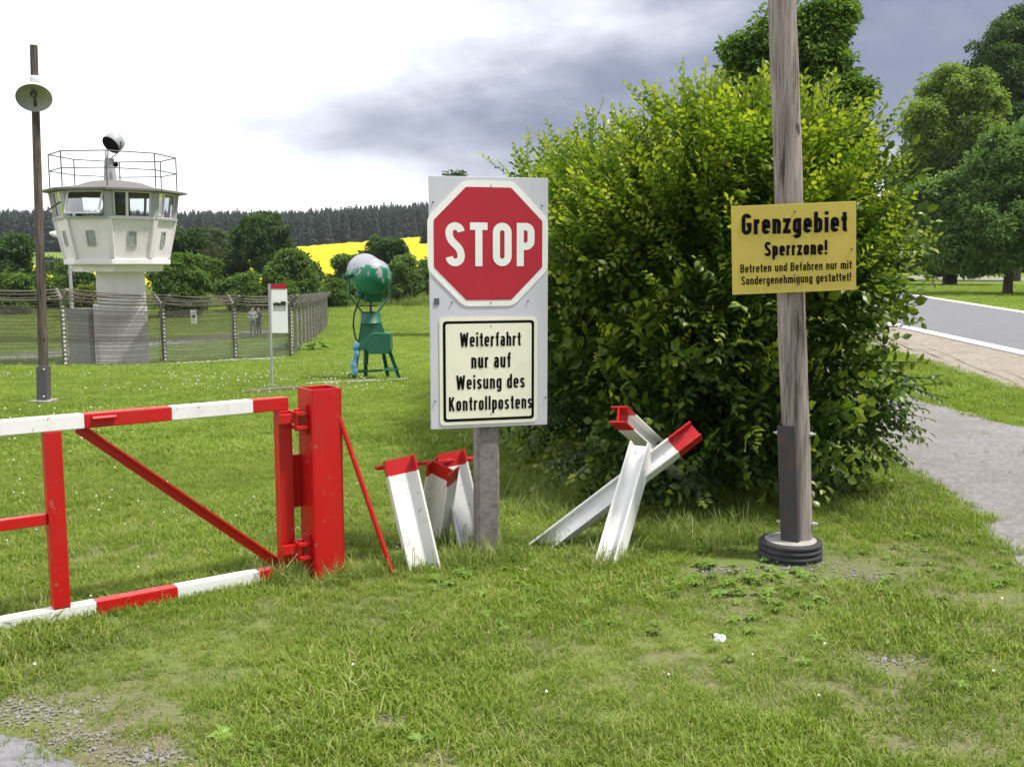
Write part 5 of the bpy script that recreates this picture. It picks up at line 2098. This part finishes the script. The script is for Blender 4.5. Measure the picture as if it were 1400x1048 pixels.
# ------------------------------------------------------------------ spruce wood on the hill
def spruce_geo(seed, H=1.0, low=.12):
    r = random.Random(seed)
    vs, fs, ti = [], [], []
    nw = 17
    for k_ in range(nw):
        f = k_ / (nw - 1)
        z = low + (1 - low) * f ** .92
        rad_ = .19 * (1 - f) ** .8 + .006
        nb_ = 9 if f < .6 else 6
        a0 = r.uniform(0, 6.28)
        for j in range(nb_):
            a = a0 + j * 2 * math.pi / nb_ + r.uniform(-.25, .25)
            rr = rad_ * r.uniform(.65, 1.2)
            d = Vector((math.cos(a), math.sin(a), 0))
            s_ = Vector((-d.y, d.x, 0)) * (rr * .38)
            c = Vector((0, 0, z + .03))
            e = Vector((0, 0, z - rr * .38)) + d * rr
            m_ = c.lerp(e, .6) + UP * .008
            o = len(vs)
            vs += [c, m_ - s_, e, m_ + s_, m_ - UP * .045]
            fs += [(o, o + 1, o + 2), (o, o + 2, o + 3), (o + 1, o + 4, o + 2), (o + 2, o + 4, o + 3)]
            t = r.random()
            ti += [t] * 4
    return vs, fs, ti


SPR = []
for s_ in range(5):
    vs, fs, ti = spruce_geo(300 + s_, low=(.04, .14, .06, .20, .10)[s_])
    SPR.append(raw_mesh('spruce_crown', vs, fs, M['spruce'], {'tint': ti}))
_t = MB()
_t.tube([(0, 0, -.03), (0, 0, .5), (0, 0, .96)], [.011, .008, .002], 6)
trunk_me = raw_mesh('spruce_trunk', _t.v, _t.f, M['bark'], {})
source('spruce', SPR)


def edge_y(x):
    return 520 + (x + 100) * 1.0 if x > -100 else 520 + (x + 100) * .1


rf = random.Random(77)
x = -330.0
n_sp = 0
while x < 60:
    yy = edge_y(x) + rf.uniform(-8, 14)
    h = rf.uniform(17.5, 23.0)
    rel = (x + 20) / 80
    if x > -60:
        h *= .93
    t = thing('spruce_tree', 'dark spruce standing in the front row of the wood on the hill', 'tree', (x, yy, gz(x, yy)), 'front row of the spruce wood')
    for nm, me_ in (('trunk', trunk_me), ('crown', SPR[rf.randrange(5)])):
        o = bpy.data.objects.new(nm, me_)
        COL.objects.link(o)
        o.parent = t
        o.scale = (h * rf.uniform(.9, 1.25),) * 2 + (h,)
        o.rotation_euler = (0, 0, rf.uniform(0, 6.28))
    n_sp += 1
    x += rf.uniform(2.6, 4.8)
pts, rot, scl = [], [], []
for i in range(6000):
    x = rf.uniform(-420, 110)
    yy = edge_y(x) + 8 + rf.random() * 110
    h = rf.uniform(17, 22)
    pts.append((x, yy, gz(x, yy) - .0))
    rot.append((0, 0, rf.uniform(0, 6.28)))
    scl.append(h)
o = kind(scatter('spruce_wood', 'spruce', pts, rot, scl), 'stuff')
tag(o, 'dense dark spruce wood covering the hill behind its front row', 'wood')
for i, (px, yt, yb) in enumerate(((519, 307, 332), (531, 312, 331), (543, 310, 331), (494, 313, 336), (584, 296, 334), (579, 305, 336))):
    yy = 430 if i < 4 else 330
    q = P(px, yb, yy)
    zb = gz(q.x, yy)
    h = P(px, yt, yy).z - zb
    t = thing('spruce_tree', ('young spruce standing alone between yellow field and wood', 'slim spruce standing beside the left edge of the stop sign')[i > 3], 'tree', (q.x, yy, zb),
              ('young spruces before the wood', 'spruces beside the stop sign')[i > 3])
    for nm, me_ in (('trunk', trunk_me), ('crown', SPR[(0, 2)[i % 2]])):
        o = bpy.data.objects.new(nm, me_)
        COL.objects.link(o)
        o.parent = t
        o.scale = (h * 1.3, h * 1.3, h)

# ------------------------------------------------------------------ the big hornbeam hedge
hb = Vector((1.6, 7.6, gz(1.6, 7.6)))
hedge = thing('hornbeam_hedge', 'huge green hornbeam hedge with long yellow green shoots beside the stop sign', 'hedge', hb)
BODY = [  # centre, radii, twigs
    ((1.54, 7.35, 1.25), (1.00, 1.10, .98), 2600), ((1.70, 7.45, 1.78), (.82, .95, .68), 1300), ((1.88, 7.2, 1.0), (.56, .8, .75), 1000), ((.98, 8.0, 1.45), (.58, 1.0, .80), 950), ((.75, 9.5, 1.45), (.62, 1.2, .92), 700),
    ((.98, 7.3, .55), (.50, .75, .42), 450), ((1.72, 7.1, .50), (.60, .75, .40), 600), ((1.42, 6.75, .55), (.45, .5, .40), 420), ((.55, 8.1, .75), (.42, .9, .50), 450),
    ((1.10, 10.6, 1.35), (1.02, 1.7, 1.12), 1500), ((1.0, 13.2, 1.30), (1.02, 1.9, 1.20), 1300), ((.95, 16.2, 1.2), (1.02, 2.1, 1.35), 1300), ((.95, 19.5, 1.0), (1.1, 2.3, 1.60), 1000)]


def hollow(p):
    """billows and dark hollows in the hedge face"""
    return (math.sin(4.1 * p.x + 1.3 + 1.7 * math.sin(2.3 * p.z)) + math.sin(5.2 * p.z + .6 + 1.4 * math.sin(3.1 * p.x + .5 * p.y)) + math.sin(3.7 * p.y + 2.9 * p.x + 2.2 * p.z)) / 3


def spray_euler(tw, r):
    """twig along tw with its leaf plane lying level"""
    tw = Vector(tw)
    y = UP - tw * tw.z + Vector((r.gauss(0, .35), r.gauss(0, .35), r.gauss(0, .1)))
    y = (y - tw * y.dot(tw))
    if y.length < .15:
        return dir_euler(tw, r.uniform(0, 6.28))
    y.normalize()
    x = y.cross(tw)
    return Matrix((x, y, tw)).transposed().to_euler()


rh_ = random.Random(31)
pts, rot, scl, shoots, near_tips = [], [], [], [], []
yp, yr, ys = [], [], []


def inside(p, skip):
    for j, (c, r_, _) in enumerate(BODY):
        if j != skip and sum(((p[i] - c[i]) / r_[i]) ** 2 for i in range(3)) < .62:
            return True
    return False


for bi, (c, r_, n) in enumerate(BODY):
    ph = [rh_.uniform(0, 6.28) for _ in range(6)]
    for i in range(n):
        d = Vector((rh_.gauss(0, 1), rh_.gauss(0, 1), rh_.gauss(0, 1))).normalized()
        if bi < 6 and d.y > .55 and rh_.random() < .6:
            d.y = -d.y
        lump = 1 + .08 * math.sin(4 * d.x + ph[0] + 3 * d.z) + .09 * math.sin(7 * d.z + ph[1] + 4 * d.x) + .06 * math.sin(11 * d.y + ph[2] + 5 * d.z)
        q = lump * (1 - .38 * rh_.random() ** 1.4)
        e = .85                                           # squarish shoulders
        dd = Vector([math.copysign(abs(v_) ** e, v_) for v_ in d])
        p = Vector([c[k_] + dd[k_] * r_[k_] * q for k_ in range(3)])
        g = gz(p.x, p.y)
        if p.z < g + .12 or inside(p, bi):
            continue
        if bi < 9 and q > .74 and hollow(p) < (.12 if p.z < 1.3 else -.08) and d.z < .6:
            continue
        up = max(0, d.z)
        low_ = max(0, 1 - (p.z - g) / 1.2)
        tw = (d * 1.0 + Vector((rh_.gauss(0, .40), rh_.gauss(0, .40), rh_.gauss(0, .30))) + UP * (.15 + .5 * up - .60 * low_)).normalized()
        size = rh_.uniform(.7, 1.15)
        tip = p + tw * .46 * size
        if tip.z < g + .03:
            continue
        young = sstep(p.z - g + .5 * d.z, 1.1, 2.5) * sstep(q, .6, .85)  # young leaves by height; this also paints a lit top over shaded lower leaves
        A_, B_, C_ = (yp, yr, ys) if rh_.random() < young else (pts, rot, scl)
        A_.append(tuple(p))
        B_.append(tuple(spray_euler(tw, rh_)))
        C_.append(size)
        if d.z > .15 and rh_.random() < .26:
            shoots.append((p + tw * .22, (tw * .9 + UP * rh_.uniform(.1, .8) + Vector((rh_.gauss(0, .35), rh_.gauss(0, .35), 0))).normalized(), rh_.uniform(.45, .85)))
        if bi < 6 and d.y < -.35 and q > .93 and p.x < 2.45:
            near_tips.append((p, tw, size))
# inner fill keeps the heart of the hedge closed
for i in range(1400):
    c, r_, _ = BODY[rh_.randrange(len(BODY))]
    d = Vector((rh_.gauss(0, 1), rh_.gauss(0, 1), rh_.gauss(0, 1))).normalized() * rh_.random() ** .5 * .75
    p = Vector([c[k_] + d[k_] * r_[k_] for k_ in range(3)])
    if p.z < gz(p.x, p.y) + .1:
        continue
    pts.append(tuple(p))
    rot.append(tuple(dir_euler((d + UP * .3).normalized(), rh_.uniform(0, 6.28))))
    scl.append(rh_.uniform(1.2, 1.7))
kind(scatter('foliage', 'twig', pts, rot, scl, hedge), 'stuff')
kind(scatter('young_foliage', 'twig_young', yp, yr, ys, hedge), 'stuff')  # upper and outer twigs: young leaves in a colour brightened as if lit
for px, py, yy, s_ in ((724, 178, 11, .9), (1045, 78, 7.6, .9), (1110, 90, 7.6, .9), (905, 112, 7.6, .8), (985, 100, 7.5, .9), (870, 130, 7.8, .8), (1180, 165, 7.5, .8), (830, 155, 8.2, .8)):
    q = P(px, py, yy)
    shoots.append((q - UP * .5, (UP + Vector((rh_.uniform(-.3, .3), rh_.uniform(-.2, .2), 0))).normalized(), s_))
kind(scatter('shoots', 'shoot', [tuple(q[0]) for q in shoots], [tuple(dir_euler(q[1], rh_.uniform(0, 6.28))) for q in shoots], [q[2] for q in shoots], hedge), 'stuff')
for i in range(26):
    a = rh_.uniform(0, 6.28)
    p0 = Vector((1.65 + rh_.uniform(-.6, .6), 7.5 + rh_.uniform(-.5, .5), -.1))
    p2 = Vector((1.65 + .95 * math.cos(a), 7.5 + .8 * math.sin(a), rh_.uniform(1.2, 2.4)))
    p1 = p0.lerp(p2, .5) + UP * .3
    build('stem', MB().tube([p0, p1, p2], [.028, .018, .006], 6), M['bark'], hedge)
    if i % 3 == 0:
        k_ = 10.5 + i * .35
        build('stem', MB().tube([Vector((1.1, k_, gz(1.1, k_) - .1)), Vector((1.0 + rh_.uniform(-.5, .5), k_ + .2, 2.0))], [.03, .01], 6), M['bark'], hedge)
# the leaves that hang out furthest towards the viewer, one by one
LEAF = []
for i in range(4):
    lv, lf = leaf_geo((0, 0, 0), (0, 0, 1), (1, 0, 0), (0, -1, 0), .072, .040, .25 + .08 * i, .15 + .1 * i)
    LEAF.append(raw_mesh('leaf', lv, lf, M['hedge_leaf'], {'tint': [.35 + .2 * i] * 6, 'tip': [.05 + .12 * (i % 3)] * 6}))
near_tips.sort(key=lambda q: q[0].y)
chosen = near_tips[10:400:8][:30]
nl = 0
for p, tw, size in chosen:
    out = Vector((p.x - 1.7, p.y - 7.6, 0)).normalized()
    ax = (out * .9 + Vector((rh_.gauss(0, .35), rh_.gauss(0, .2), rh_.uniform(-.25, .35)))).normalized()
    st = p + ax * .05
    sd = ax.cross(UP).normalized()
    for j in range(10):
        f = (j + 1) / 10
        c = st + ax * (.40 * f) - UP * (.08 * f * f)
        sg = 1 if j % 2 else -1
        d = (ax * .55 + sd * sg * (1 if j < 9 else .1) + UP * rh_.uniform(-.45, .25)).normalized()
        o = bpy.data.objects.new('leaf', LEAF[rh_.randrange(4)])
        COL.objects.link(o)
        o.parent = hedge
        nrm_ = (UP + out * .3 + Vector((rh_.gauss(0, .25), rh_.gauss(0, .25), 0)))
        yv = (-(nrm_ - d * nrm_.dot(d))).normalized()
        xv = yv.cross(d)
        mtx = Matrix((xv, yv, d)).transposed()
        o.location = c - hb
        o.rotation_euler = mtx.to_euler()
        o.scale = (rh_.uniform(.8, 1.15),) * 3
        nl += 1

# ------------------------------------------------------------------ grass
def poly_mask(x, y, L_, R_):
    """inside a strip given by its two edges"""
    poly = np.concatenate([L_, R_[::-1]])
    inside_ = np.zeros(x.shape, bool)
    j = len(poly) - 1
    for i in range(len(poly)):
        xi, yi = poly[i]
        xj, yj = poly[j]
        hit = ((yi > y) != (yj > y)) & (x < (xj - xi) * (y - yi) / (yj - yi + 1e-12) + xi)
        inside_ ^= hit
        j = i
    return inside_


def noise2(x, y, s_, seed):
    r = np.random.default_rng(seed)
    v_ = np.zeros_like(x)
    for i in range(7):
        a, f, p = r.uniform(0, 6.28), s_ * r.uniform(.5, 2.2), r.uniform(0, 6.28)
        v_ += np.sin((x * math.cos(a) + y * math.sin(a)) * f + p)
    return v_ / 7 ** .5


TARP = np.concatenate([TAR, TAR[::-1] + np.array((-3, -3))])
SHL = np.array([(q.x, q.y) for q in sh])
SHR = np.array([(q.x, q.y) for q in [near_line[1], n1, n2, near_line[0]]])
RDF = np.array([(q.x, q.y) for q in off(far_line, .35)])[::-1]


def sow(n, y0, y1, spread, pad):
    y = np.sqrt(rng.uniform(y0 * y0, y1 * y1, n))
    x = rng.uniform(-1, 1, n) * (spread * y + pad)
    keep = np.ones(n, bool)
    edge = rng.normal(0, .05, n)
    keep &= ~poly_mask(x + edge, y + edge, PL, PR)
    keep &= ~poly_mask(x + edge, y + edge, TAR, TAR + np.array((-3, -3)))
    keep &= ~poly_mask(x, y, SHL, RDF)
    # bare, gravelly spots: round the tyre foot, beside the tarmac, worn patches
    def bare(px, py, ra, rb, soft=.35):
        q = flat(px, py)
        d_ = np.hypot((x - q.x) / ra, (y - q.y) / rb)
        return rng.random(n) > np.clip((d_ - (1 - soft)) / (2 * soft), .06, 1)
    for spot in ((1090, 776, .50, .26), (1170, 785, .28, .16), (990, 782, .22, .12), (1215, 905, .16, .12), (1110, 940, .14, .08), (30, 978, .30, .14), (200, 1035, .18, .10), (745, 1035, .10, .06),
                 (1385, 820, .2, .15)):
        keep &= ~bare(*spot)
    return x[keep], y[keep]


def rots(n, lean=.15):
    return np.stack([rng.normal(0, lean, n), rng.normal(0, lean, n), rng.uniform(0, 6.28, n)], 1)


def lay(name, key, x, y, scl, label, lean=.15, dz=0.0, cat='grass'):
    z = G(x, y) + dz
    o = kind(scatter(name, key, np.stack([x, y, z], 1), rots(len(x), lean), scl), 'stuff')
    return tag(o, label, cat)


x, y = sow(27000, 2.3, 8.5, .60, 1.2)
t = noise2(x, y, 1.6, 3)
keep = rng.random(len(x)) < np.clip(.85 + .2 * t, .5, 1)
x, y, t = x[keep], y[keep], t[keep]
lay('grass', 'tuft', x, y, np.clip(.95 + .28 * noise2(x, y, 2.2, 4), .5, 1.7) * rng.uniform(.75, 1.25, len(x)), 'short trodden green grass with straw in front of the gate and signs')
x, y = sow(30000, 8.3, 22, .60, 1.0)
lay('grass', 'lawn', x, y, rng.uniform(.8, 1.3, len(x)) * (1 + .15 * noise2(x, y, .8, 5)), 'mown lawn grass behind the gate')
x, y = sow(26000, 21, 70, .58, 2.0)
k_ = ~((x > -.5) & (x < 3.2) & (y < 22))
lay('grass', 'farlawn', x[k_], y[k_], rng.uniform(.8, 1.3, k_.sum()), 'far lawn grass sloping down to the fence')
x, y = sow(15000, 66, 122, .30, 2.0)
x -= y * .24
lay('grass', 'farlawn', x, y, rng.uniform(1.5, 2.4, len(x)), 'meadow grass between the fence end and the field')
# longer tufts against everything the mower misses
tx_, ty_ = [], []


def ring(px, py, n, rx, ry):
    q = flat(px, py)
    a = rng.uniform(0, 6.28, n)
    r_ = np.sqrt(rng.uniform(.15, 1, n))
    tx_.extend(q.x + rx * r_ * np.cos(a))
    ty_.extend(q.y + ry * r_ * np.sin(a))


for spec in ((440, 795, 46, .20, .14), (385, 795, 14, .12, .06), (664, 770, 44, .20, .16), (580, 776, 30, .20, .12), (640, 748, 26, .15, .14), (832, 772, 38, .22, .12), (745, 748, 12, .14, .08),
             (900, 745, 70, .42, .22), (980, 735, 60, .35, .2), (1180, 690, 60, .5, .3), (700, 690, 50, .3, .5), (1050, 745, 16, .2, .08), (538, 788, 8, .08, .06), (790, 700, 46, .35, .3)):
    ring(*spec)
for f in np.linspace(0, 1, 22):
    q = H0 + GE * (f * 1.6)
    tx_.append(q.x + rng.normal(0, .05))
    ty_.append(q.y + rng.normal(0, .05))
tx_, ty_ = np.array(tx_), np.array(ty_)
lay('long_grass', 'long', tx_, ty_, np.concatenate([rng.uniform(.45, 1.05, len(tx_) - 22), rng.uniform(.25, .55, 22)]), 'long unmown grass tufts round the posts and beams', .2)
n = 260
y = np.sqrt(rng.uniform(9, 90, n))
x = rng.uniform(-1, 1, n) * (.56 * y)
lay('long_grass', 'long', x, y, rng.uniform(.25, .5, n), 'scattered taller grass blades in the lawn', .3)
# edge of the field: rough meadow
n = 2600
x = rng.uniform(-62, 6, n)
y = 100 + rng.uniform(0, 30, n) + .02 * x
lay('meadow_strip', 'meadow', x, y, rng.uniform(.8, 1.7, n), 'rough tall grass strip at the foot of the yellow field', .2)
# broad-leaved weeds and clover
x, y = sow(900, 2.6, 8, .58, .3)
t = noise2(x, y, 1.1, 12) > .35
lay('weeds', 'weed', x[t], y[t], rng.uniform(.5, 1.2, t.sum()), 'low broad leaved weeds in the grass', .2, .02, 'weeds')
q = flat(1010, 800)
lay('weeds', 'weed', q.x + rng.normal(0, .28, 70), q.y + rng.normal(0, .22, 70), rng.uniform(.6, 1.2, 70), 'patch of low leafy weeds beside the tyre foot', .2, .02, 'weeds')
q = ground(415, 475)
x = q.x + rng.normal(0, .5, 60)
lay('weeds', 'weed', x, q.y - 1 + rng.normal(0, .8, 60), rng.uniform(6, 11, 60), 'tall leafy weeds at the fence corner', .3, .1, 'weeds')
x, y = sow(1700, 5.8, 20, .56, .5)
t = (noise2(x, y, .9, 21) > .1) & (x < .5)
x, y = x[t], y[t]
lay('clover_flowers', 'clover', x, y, rng.uniform(.5, 1.0, len(x)) * np.clip(y / 10, .55, 1.2), 'tiny white clover flowers dotted over the lawn', .2, .062, 'flowers')
x, y = sow(26, 3.4, 6, .5, .3)
lay('clover_flowers', 'clover', x, y, rng.uniform(.4, .6, len(x)), 'few white clover heads in the trodden grass', .2, .06, 'flowers')
# grit where the turf is worn away
gxl, gyl = [], []
for px, py, n, ra, rb in ((1090, 777, 260, .34, .12), (1180, 790, 160, .22, .10), (30, 975, 420, .26, .11), (110, 1010, 200, .16, .08), (205, 1035, 200, .14, .07), (990, 780, 140, .16, .07), (1215, 905, 60, .1, .06)):
    q = flat(px, py)
    gxl.extend(q.x + rng.normal(0, ra * .55, n))
    gyl.extend(q.y + rng.normal(0, rb * .55, n))
gxl, gyl = np.array(gxl), np.array(gyl)
o = kind(scatter('grit', 'pebble', np.stack([gxl, gyl, G(gxl, gyl) + .004], 1), rots(len(gxl), .5), rng.uniform(.0025, .008, len(gxl)) * (1 + (rng.random(len(gxl)) < .05))), 'stuff')
tag(o, 'grey grit and small stones on worn ground', 'gravel')
# scrap of paper
lq = flat(983, 889)
bm = bmesh.new()
bmesh.ops.create_icosphere(bm, subdivisions=2, radius=.024)
rp = random.Random(5)
for v_ in bm.verts:
    v_.co *= rp.uniform(.55, 1.25)
    v_.co.z *= .75
me = bpy.data.meshes.new('paper_scrap')
bm.to_mesh(me)
bm.free()
me.materials.append(M['litter'])
o = bpy.data.objects.new('paper_scrap', me)
o.location = (lq.x, lq.y, .055)
COL.objects.link(o)
tag(o, 'small crumpled white paper scrap lying in the grass', 'litter')

# ------------------------------------------------------------------ thin summer haze
mb = MB()
mb.box((0, 525, 45), (950, 725, 51))
hz = kind(build('haze', mb, M['litter']), 'stuff')
m = bpy.data.materials.new('haze_air')
m.use_nodes = True
m.node_tree.nodes.clear()
ho = m.node_tree.nodes.new('ShaderNodeOutputMaterial')
hv = m.node_tree.nodes.new('ShaderNodeVolumePrincipled')
hv.inputs['Color'].default_value = (0.86, 0.91, 1.0, 1)
hv.inputs['Density'].default_value = 0.00012
m.node_tree.links.new(hv.outputs[0], ho.inputs['Volume'])
hz.data.materials[0] = m
tag(hz, 'thin pale summer haze over the whole valley', 'haze')
SC.cycles.volume_bounces = 0
